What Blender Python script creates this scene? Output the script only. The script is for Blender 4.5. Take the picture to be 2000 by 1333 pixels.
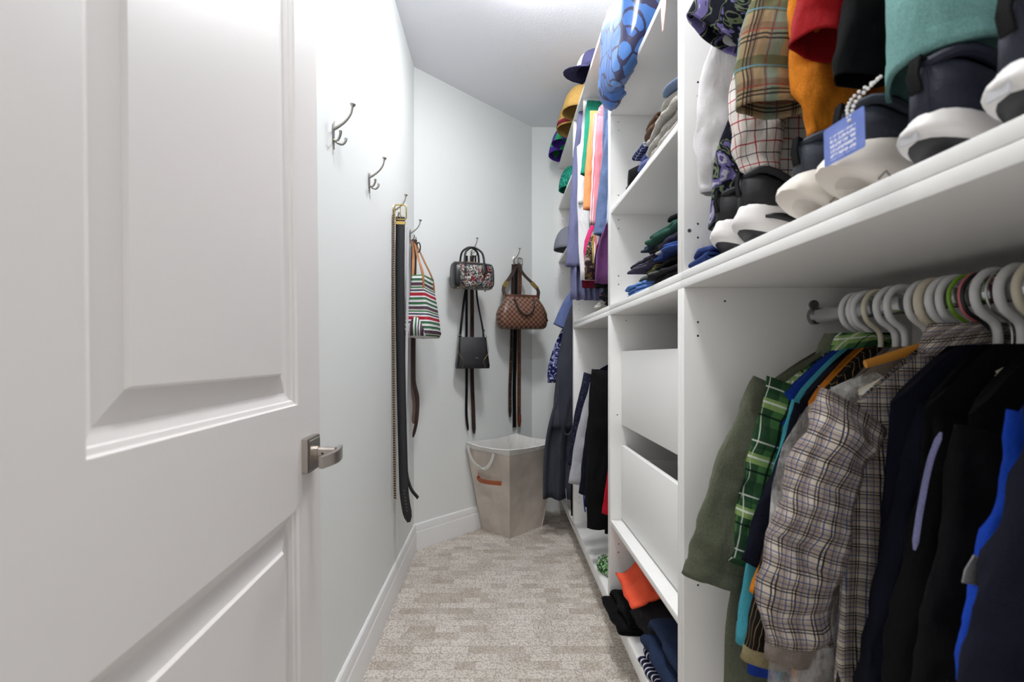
import bpy, bmesh, math, random
from mathutils import Vector, Matrix, noise
random.seed(7)
sc = bpy.context.scene
C = sc.collection
for o in list(bpy.data.objects):
    bpy.data.objects.remove(o)
R = math.radians
PI = math.pi

# ------------------------------------------------------------------ camera, world, exposure
FPX = 944.0                      # focal length in pixels of the 2000 x 1333 frame (17 mm lens)
cam_d = bpy.data.cameras.new('camera')
cam_d.sensor_width = 36.0
cam_d.lens = FPX * 36.0 / 2000.0
cam_d.shift_x = (1000 - 971.5) / 2000.0
cam_d.shift_y = (697.5 - 666.5) / 2000.0
cam_d.clip_start = 0.02
cam_d.dof.use_dof = True
cam_d.dof.focus_distance = 2.2
cam_d.dof.aperture_fstop = 5.0
cam = bpy.data.objects.new('camera', cam_d)
cam.location = (0, 0, 1.1)
cam.rotation_euler = (R(90), 0, 0)
C.objects.link(cam)
sc.camera = cam
vs = sc.view_settings
vs.view_transform = 'Standard'
vs.look = 'None'
vs.exposure = 0.17
vs.gamma = 1.0
vs.use_curve_mapping = False
W = bpy.data.worlds.new('hall_light')
sc.world = W
W.use_nodes = True
bg = W.node_tree.nodes['Background']
bg.inputs[0].default_value = (1.0, 0.985, 0.975, 1)
bg.inputs[1].default_value = 0.92
LAMP_POWER = (84.0, 82.0)        # emission of the two ceiling lamps, near the door and mid-room

# ------------------------------------------------------------------ colours and materials
def lin(c):
    c = c / 255.0
    return c / 12.92 if c <= 0.04045 else ((c + 0.055) / 1.055) ** 2.4
def rgb(t):
    return (lin(t[0]), lin(t[1]), lin(t[2]), 1.0)

class NT:
    def __init__(s, name):
        s.m = bpy.data.materials.new(name)
        s.m.use_nodes = True
        s.t = s.m.node_tree
        s.b = s.t.nodes['Principled BSDF']
        s._uv = None
    def n(s, typ, props=None, **inp):
        nd = s.t.nodes.new(typ)
        for k, v in (props or {}).items():
            setattr(nd, k, v)
        for k, v in inp.items():
            s.set(nd, k, v)
        return nd
    def set(s, nd, k, v):
        i = nd.inputs[int(k[1:])] if (k[0] == 'i' and k[1:].isdigit()) else nd.inputs[k.replace('_', ' ')]
        if hasattr(v, 'is_output') or hasattr(v, 'links'):
            s.t.links.new(v, i)
        else:
            i.default_value = v
    def math(s, op, a, b=0.0, c=0.0):
        nd = s.n('ShaderNodeMath', {'operation': op}, i0=a, i1=b, i2=c)
        return nd.outputs[0]
    def mix(s, f, a, b, mode='MIX'):
        nd = s.n('ShaderNodeMix', {'data_type': 'RGBA', 'blend_type': mode})
        for i, v in ((0, f), (6, a), (7, b)):
            if hasattr(v, 'links'):
                s.t.links.new(v, nd.inputs[i])
            else:
                nd.inputs[i].default_value = v
        return nd.outputs[2]
    def uv(s):
        if s._uv is None:
            tc = s.n('ShaderNodeTexCoord')
            sp = s.n('ShaderNodeSeparateXYZ', i0=tc.outputs['UV'])
            s._uv = (tc.outputs['UV'], sp.outputs[0], sp.outputs[1], tc.outputs['Object'])
        return s._uv
    def noise(s, vec, scale, detail=3.0, rough=0.5):
        nd = s.n('ShaderNodeTexNoise', Vector=vec, Scale=scale, Detail=detail, Roughness=rough)
        return nd.outputs[0]
    def ramp(s, f, stops, interp='LINEAR'):
        nd = s.n('ShaderNodeValToRGB', i0=f)
        cr = nd.color_ramp
        cr.interpolation = interp
        while len(cr.elements) < len(stops):
            cr.elements.new(0.5)
        for e, (p, c) in zip(cr.elements, stops):
            e.position = p
            e.color = c
        return nd.outputs[0]
    def bump(s, h, strength, dist=0.002):
        nd = s.n('ShaderNodeBump', Height=h, Strength=strength, Distance=dist)
        s.t.links.new(nd.outputs[0], s.b.inputs['Normal'])
    def col(s, c):
        s.set(s.b, 'Base_Color', c)
    def surf(s, rough=0.6, metal=0.0, spec=0.5):
        s.b.inputs['Roughness'].default_value = rough
        s.b.inputs['Metallic'].default_value = metal
        s.b.inputs['Specular IOR Level'].default_value = spec
        return s.m

MATS = {}
def plain(name, c, rough=0.5, metal=0.0, spec=0.5, bump=None, var=0.0):
    if name in MATS: return MATS[name]
    t = NT(name)
    ob = t.uv()[3]
    if var:
        f = t.noise(ob, 6.0)
        a = tuple(max(0, x * (1 - var)) for x in c); b = tuple(min(255, x * (1 + var)) for x in c)
        t.col(t.ramp(f, [(0.35, rgb(a)), (0.65, rgb(b))]))
    else:
        t.col(rgb(c))
    if bump:
        t.bump(t.noise(ob, bump[0], 4.0), bump[1], bump[2] if len(bump) > 2 else 0.002)
    MATS[name] = t.surf(rough, metal, spec)
    return MATS[name]

def cloth_finish(t, c, rough=0.9, weave=900.0, strength=0.25):
    t.col(c)
    uvv, u, v, ob = t.uv()
    a = t.noise(ob, weave, 2.0)
    st = t.n('ShaderNodeMapping', Vector=ob)
    st.inputs['Scale'].default_value = (1.0, 1.0, 0.45)
    b = t.n('ShaderNodeTexNoise', Vector=st.outputs[0], Scale=17.0, Detail=3.0, Roughness=0.45, Distortion=0.8).outputs[0]
    h = t.math('ADD', t.math('MULTIPLY', a, 0.05 + 0.1*strength), b)
    t.bump(h, 0.7, 0.022)
    return t.surf(rough, 0.0, 0.15)

def cloth(name, c, var=0.10, rough=0.9, strength=0.25):
    if name in MATS: return MATS[name]
    t = NT(name)
    ob = t.uv()[3]
    f = t.noise(ob, 420.0, 2.0)
    var = var*.8
    a = tuple(x * (1 - var) for x in c); b = tuple(min(255, x * (1 + var)) for x in c)
    MATS[name] = cloth_finish(t, t.ramp(f, [(0.3, rgb(a)), (0.7, rgb(b))]), rough, strength=strength)
    return MATS[name]

def plaid(name, base, stripes, rough=0.9):
    """stripes: (axis 0/1, period, offset, width, colour, alpha) in metres of cloth"""
    if name in MATS: return MATS[name]
    t = NT(name)
    _, u, v, ob = t.uv()
    c = None
    for ax, per, off, w, colr, al in stripes:
        x = v if ax else u
        fr = t.math('FRACT', t.math('MULTIPLY', t.math('ADD', x, off + 50 * per), 1.0 / per))
        m = t.math('MULTIPLY', t.math('LESS_THAN', fr, w / per), al)
        c = t.mix(m, c if c is not None else rgb(base), rgb(colr))
    MATS[name] = cloth_finish(t, c, rough)
    return MATS[name]

def print_cloth(name, stops, scale=18.0, kind='noise', interp='CONSTANT', rough=0.85, uv=False, dist=1.5):
    if name in MATS: return MATS[name]
    t = NT(name)
    vec = t.uv()[0] if uv else t.uv()[3]
    if kind == 'noise':
        nd = t.n('ShaderNodeTexNoise', Vector=vec, Scale=scale, Detail=2.0, Distortion=dist)
        f = nd.outputs[0]
    elif kind == 'cells':
        nd = t.n('ShaderNodeTexVoronoi', Vector=vec, Scale=scale)
        sp = t.n('ShaderNodeSeparateColor', i0=nd.outputs['Color'])
        f = sp.outputs[0]
    elif kind == 'edges':
        nd = t.n('ShaderNodeTexVoronoi', {'feature': 'DISTANCE_TO_EDGE'}, Vector=vec, Scale=scale)
        f = nd.outputs[0]
    elif kind == 'waves':
        nd = t.n('ShaderNodeTexWave', {'wave_type': 'BANDS'}, Vector=vec, Scale=scale, Distortion=6.0, Detail=2.0)
        f = nd.outputs[1]
    c = t.ramp(f, [(p, rgb(k)) for p, k in stops], interp)
    MATS[name] = cloth_finish(t, c, rough)
    return MATS[name]

# ------------------------------------------------------------------ mesh building
class MB:
    def __init__(s):
        s.v = []; s.f = []; s.uv = []; s.mi = []
    def add(s, verts, faces, uvs=None):
        o = len(s.v)
        s.v += [tuple(p) for p in verts]
        for k, f in enumerate(faces):
            s.f.append(tuple(i + o for i in f))
            s.uv.append(uvs[k] if uvs else None)
        return s
    def box(s, x0, x1, y0, y1, z0, z1):
        v = [(x0,y0,z0),(x1,y0,z0),(x1,y1,z0),(x0,y1,z0),(x0,y0,z1),(x1,y0,z1),(x1,y1,z1),(x0,y1,z1)]
        return s.add(v, [(0,3,2,1),(4,5,6,7),(0,1,5,4),(1,2,6,5),(2,3,7,6),(3,0,4,7)])
    def loft(s, rings, closed=True, cap0=False, cap1=False):
        n = len(rings[0]); m = len(rings)
        verts = [p for r in rings for p in r]
        faces = []; uvs = []
        us = []
        for r in rings:
            a = [0.0]
            for j in range(n):
                a.append(a[-1] + (Vector(r[(j + 1) % n]) - Vector(r[j])).length)
            us.append(a)
        vl = [0.0]
        for i in range(1, m):
            vl.append(vl[-1] + max((Vector(rings[i][0]) - Vector(rings[i-1][0])).length,
                                   (Vector(rings[i][n//2]) - Vector(rings[i-1][n//2])).length))
        for i in range(m - 1):
            for j in range(n if closed else n - 1):
                k = (j + 1) % n
                faces.append((i*n+j, i*n+k, (i+1)*n+k, (i+1)*n+j))
                uvs.append(((us[i][j], vl[i]), (us[i][j+1], vl[i]), (us[i+1][j+1], vl[i+1]), (us[i+1][j], vl[i+1])))
        def cap(idx, vv, flip):
            f = [idx*n + j for j in range(n)]
            if flip: f = f[::-1]
            faces.append(tuple(f)); uvs.append(tuple((verts[i][0] + verts[i][1], verts[i][2]) for i in f))
        if cap0: cap(0, 0, True)
        if cap1: cap(m - 1, 0, False)
        return s.add(verts, faces, uvs)
    def tube(s, pts, r, seg=10, caps=True, ell=None, up=None):
        """r: radius or list; ell: (ra, rb) factors along up-normal"""
        pts = [Vector(p) for p in pts]
        n = len(pts)
        rr = r if isinstance(r, (list, tuple)) else [r] * n
        t0 = (pts[1] - pts[0]).normalized()
        a = Vector(up) if up is not None else (Vector((0,0,1)) if abs(t0.z) < 0.9 else Vector((0,1,0)))
        rings = []
        nrm = (a - t0 * a.dot(t0)).normalized()
        for i in range(n):
            t = (pts[min(i+1, n-1)] - pts[max(i-1, 0)]).normalized()
            if up is not None:
                a2 = Vector(up); nn = a2 - t * a2.dot(t)
                nrm = nn.normalized() if nn.length > 1e-4 else nrm
            else:
                nn = nrm - t * nrm.dot(t)
                nrm = nn.normalized() if nn.length > 1e-5 else nrm
            b = t.cross(nrm)
            ea, eb = ell if ell else (1, 1)
            rings.append([tuple(pts[i] + nrm * (math.cos(2*PI*j/seg) * rr[i] * ea) + b * (math.sin(2*PI*j/seg) * rr[i] * eb)) for j in range(seg)])
        return s.loft(rings, True, caps, caps)
    def ribbon(s, pts, wdir, width, thick):
        """flat strap: width along wdir (vector or list), thickness across"""
        pts = [Vector(p) for p in pts]; n = len(pts); rings = []
        for i in range(n):
            t = (pts[min(i+1, n-1)] - pts[max(i-1, 0)]).normalized()
            w = Vector(wdir[i] if isinstance(wdir, list) else wdir)
            w = (w - t * w.dot(t)).normalized()
            nn = t.cross(w)
            ww = width[i] if isinstance(width, (list, tuple)) else width
            hw, ht = ww / 2, thick / 2
            rings.append([tuple(pts[i] + w*hw*a + nn*ht*b) for a, b in ((-1,-.6),(-.94,-1),(.94,-1),(1,-.6),(1,.6),(.94,1),(-.94,1),(-1,.6))])
        return s.loft(rings, True, True, True)
    def ellipsoid(s, c, r, seg=16, rings=10, fn=None):
        rs = []
        for i in range(rings + 1):
            ph = PI * (0.001 + 0.998 * i / rings)
            rs.append([(c[0] + r[0]*math.sin(ph)*math.cos(2*PI*j/seg), c[1] + r[1]*math.sin(ph)*math.sin(2*PI*j/seg), c[2] - r[2]*math.cos(ph)) for j in range(seg)])
        if fn: rs = [[fn(Vector(p)) for p in q] for q in rs]
        return s.loft(rs, True, True, True)
    def cyl(s, p0, p1, r, seg=16):
        return s.tube([p0, p1], r, seg)
    def build(s, name, mat, parent=None, loc=(0,0,0), rot=(0,0,0), smooth=True, angle=40, solid=0.0, subsurf=0):
        me = bpy.data.meshes.new(name)
        me.from_pydata(s.v, [], s.f)
        lay = me.uv_layers.new(name='UVMap')
        li = 0
        for f, uv in zip(s.f, s.uv):
            for k in range(len(f)):
                if uv: lay.data[li + k].uv = uv[k]
                else:
                    p = s.v[f[k]]; lay.data[li + k].uv = (p[0] + p[1], p[2])
            li += len(f)
        me.validate()
        if smooth:
            me.polygons.foreach_set('use_smooth', [True] * len(me.polygons))
            me.set_sharp_from_angle(angle=R(angle))
        me.materials.append(mat)
        o = bpy.data.objects.new(name, me)
        C.objects.link(o)
        o.parent = parent
        o.location = loc; o.rotation_euler = rot
        if solid:
            md = o.modifiers.new('cloth_thickness', 'SOLIDIFY'); md.thickness = solid; md.offset = 0
        if subsurf:
            md = o.modifiers.new('smooth', 'SUBSURF'); md.levels = subsurf; md.render_levels = subsurf
        return o

def board(name, x0, x1, y0, y1, z0, z1, mat, parent=None, bev=0.0012):
    bm = bmesh.new()
    bmesh.ops.create_cube(bm, size=1.0)
    for v in bm.verts:
        v.co = Vector(((x0+x1)/2 + v.co.x*(x1-x0), (y0+y1)/2 + v.co.y*(y1-y0), (z0+z1)/2 + v.co.z*(z1-z0)))
    if bev:
        bmesh.ops.bevel(bm, geom=list(bm.edges), offset=bev, segments=2, affect='EDGES', profile=0.5)
    me = bpy.data.meshes.new(name)
    bm.to_mesh(me); bm.free()
    me.polygons.foreach_set('use_smooth', [True] * len(me.polygons))
    me.set_sharp_from_angle(angle=R(50))
    me.materials.append(mat)
    o = bpy.data.objects.new(name, me)
    C.objects.link(o); o.parent = parent
    return o

def empty(name, loc=(0,0,0), rot=(0,0,0)):
    o = bpy.data.objects.new(name, None)
    C.objects.link(o); o.location = loc; o.rotation_euler = rot
    o.empty_display_size = 0.05
    return o
def tag(o, label, cat, group=None):
    o['label'] = label; o['category'] = cat
    if group: o['group'] = group
    return o
def struct(o, label=None, cat=None):
    o['kind'] = 'structure'
    if label: o['label'] = label
    if cat: o['category'] = cat
    return o
def copy_tree(o, parent=None):
    c = o.copy(); C.objects.link(c); c.parent = parent
    for ch in list(o.children): copy_tree(ch, c)
    return c
def nz(x, y, z=0.0):
    return noise.noise(Vector((x, y, z)))
def lerp(a, b, t): return a + (b - a) * t
def sm(t):
    t = max(0.0, min(1.0, t)); return t*t*(3-2*t)
def catmull(pts, n):
    P = [Vector(p) for p in pts]
    P = [P[0]*2 - P[1]] + P + [P[-1]*2 - P[-2]]
    out = []; k = len(P) - 3
    for i in range(n):
        u = i / (n - 1) * k; s = min(int(u), k - 1); t = u - s
        a, b, c, d = P[s], P[s+1], P[s+2], P[s+3]
        out.append(0.5 * ((2*b) + (c - a)*t + (2*a - 5*b + 4*c - d)*t*t + (3*b - 3*c + d - a)*t*t*t))
    return out
def rrect(w, d, r, z=0.0, n=4, cx=0.0, cy=0.0):
    out = []
    for qx, qy, a0 in ((1,1,0), (-1,1,90), (-1,-1,180), (1,-1,270)):
        for i in range(n + 1):
            a = R(a0 + 90*i/n)
            out.append((cx + qx*(w/2 - r) + r*math.cos(a), cy + qy*(d/2 - r) + r*math.sin(a), z))
    return out
# ------------------------------------------------------------------ shared materials
m_wall = None
def wall_mat():
    t = NT('wall_paint')
    ob = t.uv()[3]
    t.col(rgb((237, 240, 238)))
    h = t.math('ADD', t.noise(ob, 220.0, 3.0), t.math('MULTIPLY', t.noise(ob, 9.0, 2.0), 1.5))
    t.bump(h, 0.08, 0.002)
    return t.surf(0.55, 0, 0.3)
m_wall = wall_mat()
def ceil_mat():
    t = NT('ceiling_paint')
    ob = t.uv()[3]
    t.col(rgb((240, 241, 245)))
    t.bump(t.noise(ob, 90.0, 4.0), 0.25, 0.003)
    return t.surf(0.9, 0, 0.2)
m_ceil = ceil_mat()
m_trim = plain('trim_paint', (241, 241, 241), 0.35)
m_door = plain('door_paint', (236, 232, 230), 0.38, bump=(260.0, 0.03))
m_mel = plain('white_melamine', (240, 239, 237), 0.42, bump=(500.0, 0.04))
m_edge = plain('white_edge_band', (228, 227, 224), 0.35)
m_hole = plain('peg_hole_dark', (52, 48, 46), 0.8)  # dark colour for the shade inside small holes
m_nickel = plain('brushed_nickel', (176, 168, 160), 0.30, 1.0, bump=(300.0, 0.03))
m_chrome = plain('chrome', (205, 207, 210), 0.12, 1.0)
m_hook = plain('satin_nickel_hook', (168, 166, 158), 0.32, 1.0)
m_gold = plain('gold_metal', (206, 178, 110), 0.25, 1.0)
m_steel = plain('dull_steel', (150, 148, 145), 0.35, 1.0)

def carpet_mat():
    """loop pile tufted in short ribbed blocks of slightly different tone and height"""
    t = NT('carpet_loop_pile')
    ob = t.uv()[3]
    wob = t.n('ShaderNodeTexNoise', Vector=ob, Scale=30.0, Detail=2.0)
    vv = t.n('ShaderNodeVectorMath', {'operation': 'MULTIPLY_ADD'}, i0=wob.outputs[1], i1=(.006, .006, 0), i2=ob).outputs[0]
    br = t.n('ShaderNodeTexBrick', {'offset': 0.37, 'squash': 1.4, 'squash_frequency': 3}, Vector=vv, Scale=1.0, Mortar_Size=0.0022, Mortar_Smooth=.6,
             Bias=0.0, Brick_Width=0.075, Row_Height=0.046)
    br.inputs['Color1'].default_value = (0.0, 0.0, 0.0, 1); br.inputs['Color2'].default_value = (1, 1, 1, 1)
    br.inputs['Mortar'].default_value = (0.45, 0.45, 0.45, 1)
    sp = t.n('ShaderNodeSeparateColor', i0=br.outputs[0])
    loops = t.n('ShaderNodeTexVoronoi', Vector=ob, Scale=150.0)
    big = t.noise(ob, 7.0, 3.0)
    fine = t.noise(ob, 170.0, 3.0, .7)
    f = t.math('ADD', t.math('MULTIPLY', sp.outputs[0], 0.20), t.math('ADD', t.math('MULTIPLY', big, 0.22), t.math('MULTIPLY', fine, 0.66)))
    c = t.ramp(f, [(0.34, rgb((182, 172, 162))), (0.56, rgb((228, 220, 211))), (0.80, rgb((242, 237, 230)))])
    dark = t.math('MULTIPLY', t.math('GREATER_THAN', loops.outputs[0], 0.58), 0.45)
    tan = t.math('MULTIPLY', t.math('LESS_THAN', sp.outputs[0], .16), .24)
    c = t.mix(tan, c, rgb((190, 172, 150)))
    c = t.mix(t.math('MULTIPLY', br.outputs[1], .22), c, rgb((150, 136, 120)))
    t.col(t.mix(dark, c, rgb((142, 128, 112))))
    h = t.math('ADD', t.math('MULTIPLY', loops.outputs[0], -0.9), t.math('ADD', t.math('MULTIPLY', br.outputs[1], -0.5), t.math('MULTIPLY', sp.outputs[0], 0.5)))
    t.bump(h, 0.8, 0.005)
    return t.surf(0.97, 0, 0.05)
m_carpet = carpet_mat()

# ------------------------------------------------------------------ room shell
XL = -0.475          # left wall
XF = 0.434           # front plane of the wardrobe units
XW = 0.985           # right wall
YB = 3.473           # back wall
YC = 2.75            # corner of left wall and angled wall
ZC = 2.752           # ceiling
XA = XL + (YB - YC)  # angled wall meets back wall here
Y0 = -0.9
def slab(name, pts, z0, z1, mat):
    n = len(pts)
    v = [(x, y, z0) for x, y in pts] + [(x, y, z1) for x, y in pts]
    f = [tuple(range(n))[::-1], tuple(range(n, 2*n))] + [(i, (i+1) % n, n + (i+1) % n, n + i) for i in range(n)]
    b = MB(); b.add(v, f)
    return b.build(name, mat, smooth=False)
plan = [(XL, Y0), (XW, Y0), (XW, YB), (XA, YB), (XL, YC)]
struct(slab('floor', plan, -0.06, 0.0, m_carpet), 'beige loop pile carpet with a blocky woven pattern', 'carpet')
struct(slab('ceiling', [(XL-.1, Y0), (XW+.1, Y0), (XW+.1, YB+.1), (XL-.1, YB+.1)], ZC, ZC+0.08, m_ceil), 'smooth white ceiling', 'ceiling')
struct(slab('wall_left', [(XL-.1, Y0), (XL, Y0), (XL, YC), (XL-.1, YC+.0414)], -0.06, ZC, m_wall), 'pale grey green wall with a row of coat hooks', 'wall')
struct(slab('wall_angled', [(XL, YC), (XA, YB), (XA-.0414, YB+.1), (XL-.1, YC+.0414)], -0.06, ZC, m_wall), 'angled pale wall where the handbags hang', 'wall')
struct(slab('wall_back', [(XA, YB), (XW, YB), (XW, YB+.1), (XA-.0414, YB+.1)], -0.06, ZC, m_wall), 'narrow pale back wall beside the end shelves', 'wall')
struct(slab('wall_right', [(XW, Y0), (XW+.1, Y0), (XW+.1, YB+.1), (XW, YB+.1)], -0.06, ZC, m_wall), 'pale wall behind the wardrobe units', 'wall')

struct(slab('wall_front', [(XL, .155), (-0.372, .155), (-0.372, .272), (XL, .272)], 0.0, ZC, m_wall), 'short wall stub beside the door hinges', 'wall')

def baseboard(name, p0, p1, label, ex0=0.0, ex1=0.0):
    """stepped moulding swept along the wall foot; interior lies to the right of p0->p1; ex = mitre shift per unit of depth"""
    prof = [(0.0, 0.0), (0.016, 0.0), (0.016, 0.098), (0.0145, 0.104), (0.013, 0.106), (0.012, 0.134), (0.009, 0.144), (0.004, 0.148), (0.0, 0.148)]
    a = Vector((p0[0], p0[1], 0)); b = Vector((p1[0], p1[1], 0))
    d = (b - a).normalized(); nrm = Vector((d.y, -d.x, 0))
    r0 = [tuple(a + nrm*u + d*(u*ex0) + Vector((0,0,z))) for u, z in prof]
    r1 = [tuple(b + nrm*u + d*(u*ex1) + Vector((0,0,z))) for u, z in prof]
    mb = MB(); mb.loft([r0, r1], True, True, True)
    return struct(mb.build(name, m_trim, angle=25), label, 'baseboard')
t225 = math.tan(R(22.5))
baseboard('baseboard_left', (XL, Y0), (XL, YC), 'white stepped baseboard along the left wall', 0, -t225)
baseboard('baseboard_angled', (XL, YC), (XA, YB), 'white stepped baseboard along the angled wall', t225, -t225)
baseboard('baseboard_back', (XA, YB), (XF + 0.06, YB), 'short white baseboard behind the laundry hamper', t225, 0)

# ------------------------------------------------------------------ door, opened against the left wall
def make_door():
    W_, H_, TH = 0.711, 2.03, 0.035
    root = empty('door_1', (-0.3360, 0.293, 0.012), (0, R(-0.55), R(1.9)))
    struct(root, 'white two panel interior door swung open against the left wall', 'door')
    # local: y along the width (0 hinge .. W_ free edge), x = +0 visible face, -TH back
    st = 0.118
    panels = [(0.24, 0.811), (1.000, H_ - 0.118)]
    # frame of stiles and rails
    for nm, y0, y1, z0, z1 in (('stile', 0, st, 0, H_), ('stile', W_-st, W_, 0, H_), ('rail', st, W_-st, 0, panels[0][0]),
                               ('rail', st, W_-st, panels[0][1], panels[1][0]), ('rail', st, W_-st, panels[1][1], H_)):
        mb = MB(); mb.box(-TH, 0, y0, y1, z0, z1); mb.build(nm, m_door, root, smooth=False)
    for z0, z1 in panels:
        y0, y1 = st, W_ - st
        # sticking moulding + raised field as one profile stepping in from the opening
        prof = [(0.0, 0.0), (0.002, -0.0045), (0.008, -0.0065), (0.0095, -0.0095), (0.017, -0.0125), (0.021, -0.0145), (0.024, -0.0150)]
        def rect(i, x):
            return [(x, y0+i, z0+i), (x, y1-i, z0+i), (x, y1-i, z1-i), (x, y0+i, z1-i)]
        mb = MB(); mb.loft([rect(i, x) for i, x in prof]); mb.build('panel_moulding', m_door, root, angle=18)
        prof2 = [(0.024, -0.0150), (0.056, -0.0085), (0.0585, -0.0055), (0.0595, -0.004)]
        mb = MB(); mb.loft([rect(i, x) for i, x in prof2], True, False, True)
        mb.loft([rect(0.0, -0.026), rect(0.0, -0.030)], True, True, True)
        mb.build('raised_panel', m_door, root, angle=12)
    # lever handle near the free edge
    hy, hz = W_ - 0.070, 0.902
    hd = empty('door_handle', (0, hy, hz)); hd.parent = root
    mb = MB()
    rr = [[(x, y, z) for y, z, _ in [(p[0], p[1], 0) for p in rrect(w, w, r)]] for x, w, r in ((0.0, .066, .003), (.011, .066, .003), (.0125, .0635, .003), (.0125, .057, .003), (.0145, .054, .003), (.0145, .0, .0))]
    mb.loft(rr[:5], True, False, True)
    hr = mb.build('rosette', m_nickel, hd, angle=30)
    mb = MB(); mb.tube([(0.012, 0.004, 0), (0.020, 0.004, 0), (0.0205, 0.004, 0), (0.052, 0.004, 0)], [0.0135, 0.0135, 0.0115, 0.0105], 20)
    mb.build('spindle_neck', m_nickel, hd, angle=30)
    # lever: curved flat bar running from the spindle back toward the hinge side
    pts = []
    for i in range(15):
        s = i / 14
        pts.append((0.058 + 0.008*math.sin(PI*s) - 0.004*s*s, 0.014 - 0.104*s, 0))
    rings = []
    for i, p in enumerate(pts):
        s = i / 14
        hh = lerp(0.0125, 0.0105, s); tt = 0.0042
        c = Vector(p); q = Vector(pts[min(i+1, 14)]) - Vector(pts[max(i-1, 0)]); q.normalize()
        nn = Vector((q.y, -q.x, 0))
        rings.append([tuple(c + nn*a*tt + Vector((0,0,b*hh))) for a, b in ((-1,-.9),(-.8,-1),(.8,-1),(1,-.9),(1,.9),(.8,1),(-.8,1),(-1,.9))])
    mb = MB(); mb.loft(rings, True, True, True); mb.build('lever', m_nickel, hd, angle=35)
    mb = MB(); mb.cyl((0.030, 0.004-0.0112, 0), (0.030, 0.004-0.0118, 0), 0.0025, 10); mb.build('set_screw', m_hole, hd)
    mb = MB(); mb.box(-0.028, -0.006, W_ - 0.0006, W_ + 0.0006, hz-.028, hz+.028); mb.build('latch_plate', m_nickel, root, smooth=False)
    for z in (0.2, 1.0, 1.82):
        mb = MB(); mb.cyl((0.004, -0.006, z-.045), (0.004, -0.006, z+.045), 0.006, 12); mb.build('hinge', m_nickel, root)
make_door()

# ------------------------------------------------------------------ ceiling lamps (both just above the top of the picture)
def ceiling_lamp(x, y, power, label, shield=0.0):
    root = empty('ceiling_lamp', (x, y, ZC))
    tag(root, label, 'lamp', 'round flush ceiling lamps')
    mb = MB(); mb.tube([(0,0,0), (0,0,-0.012)], [0.10, 0.10], 40); mb.build('mounting_ring', m_trim, root)
    t = NT('lamp_diffuser')
    t.b.inputs['Base Color'].default_value = (0.9, 0.9, 0.9, 1)
    t.b.inputs['Emission Color'].default_value = (0.98, 0.99, 1.0, 1)
    t.b.inputs['Emission Strength'].default_value = power
    mb = MB(); mb.loft([[(r*math.cos(2*PI*j/40), r*math.sin(2*PI*j/40), z) for j in range(40)] for r, z in
                        ((0.100, -0.012), (0.128, -0.014), (0.132, -0.020), (0.132, -0.034), (0.125, -0.040), (0.08, -0.043), (0.012, -0.044))], True, True, True)
    mb.build('diffuser', t.m, root)
    if shield:      # added opaque drum, out of view, keeps light off upper wall and door
        mb = MB(); ri, ro = 0.140, 0.145
        mb.loft([[(r*math.cos(2*PI*j/40), r*math.sin(2*PI*j/40), z) for j in range(40)] for r, z in ((ro, 0.0), (ro, -shield), (ri, -shield), (ri, -0.002))], True)
        mb.build('added_light_shield', m_trim, root)
ceiling_lamp(0.02, 0.85, LAMP_POWER[0], 'round white flush ceiling lamp above the open door', 0.105)
ceiling_lamp(0.17, 1.96, LAMP_POWER[1], 'round white flush ceiling lamp over the middle of the carpet')

# ------------------------------------------------------------------ wardrobe units
T_ = 0.019
XBK = 0.965
def unit(label, y0, y1, z0, z1, shelves=(), bot=T_, kick=False, name='wardrobe_unit'):
    root = empty(name, (XF, (y0+y1)/2, z0 if not kick else 0.0))
    tag(root, label, 'wardrobe')
    ox, oy, oz = root.location
    def bd(nm, *a, mat=m_mel):
        x0, x1, a0, a1, b0, b1 = a
        return board(nm, x0-ox, x1-ox, a0-oy, a1-oy, b0-oz, b1-oz, mat, root)
    bd('bottom_panel', XF, XBK, y0, y1, z0, z0+bot)
    bd('top_panel', XF, XBK, y0, y1, z1-T_, z1)
    bd('side_panel', XF, XBK, y0, y0+T_, z0+bot, z1-T_)
    bd('side_panel', XF, XBK, y1-T_, y1, z0+bot, z1-T_)
    bd('back_panel', XBK, XBK+0.008, y0, y1, z0, z1)
    for z in shelves:
        bd('shelf', XF+0.002, XBK, y0+T_+.0005, y1-T_-.0005, z-T_, z)
    if kick:
        bd('toe_kick', XF+0.07, XF+0.086, y0, y1, 0.0, z0)
    return root
yA0, yA1, yB1, yC1, yE = 0.262, 1.1448, 1.878, 2.769, 3.470
ZM = 1.281
G = 0.0004
u1l = unit('white wardrobe base bay with a long chrome rod of shirts', yA0, yA1-G, 0.111, ZM-G, bot=.052, kick=True)
u1u = unit('white wardrobe top bay with sneakers on its floor', yA0, yA1-G, ZM+G, 2.049)
u2l = unit('white wardrobe base bay with two drawers', yA1+G, yB1-G, 0.111, ZM-G, shelves=(0.472,), bot=.052, kick=True)
u2u = unit('white wardrobe top bay with folded clothes on two shelves', yA1+G, yB1-G, ZM+G, 2.049, shelves=(1.667,))
u3l = unit('white wardrobe base bay with dark jackets hanging', yB1+G, yC1-G, 0.111, ZM-G, bot=.052, kick=True)
u3u = unit('tall white wardrobe top bay crowded with bright shirts', yB1+G, yC1-G, ZM+G, 2.464)
u4 = unit('tall white end wardrobe bay with caps and a long robe', yC1+G, yE, 0.111, 2.464, shelves=(2.175, 1.791), bot=.052, kick=True)

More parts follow.
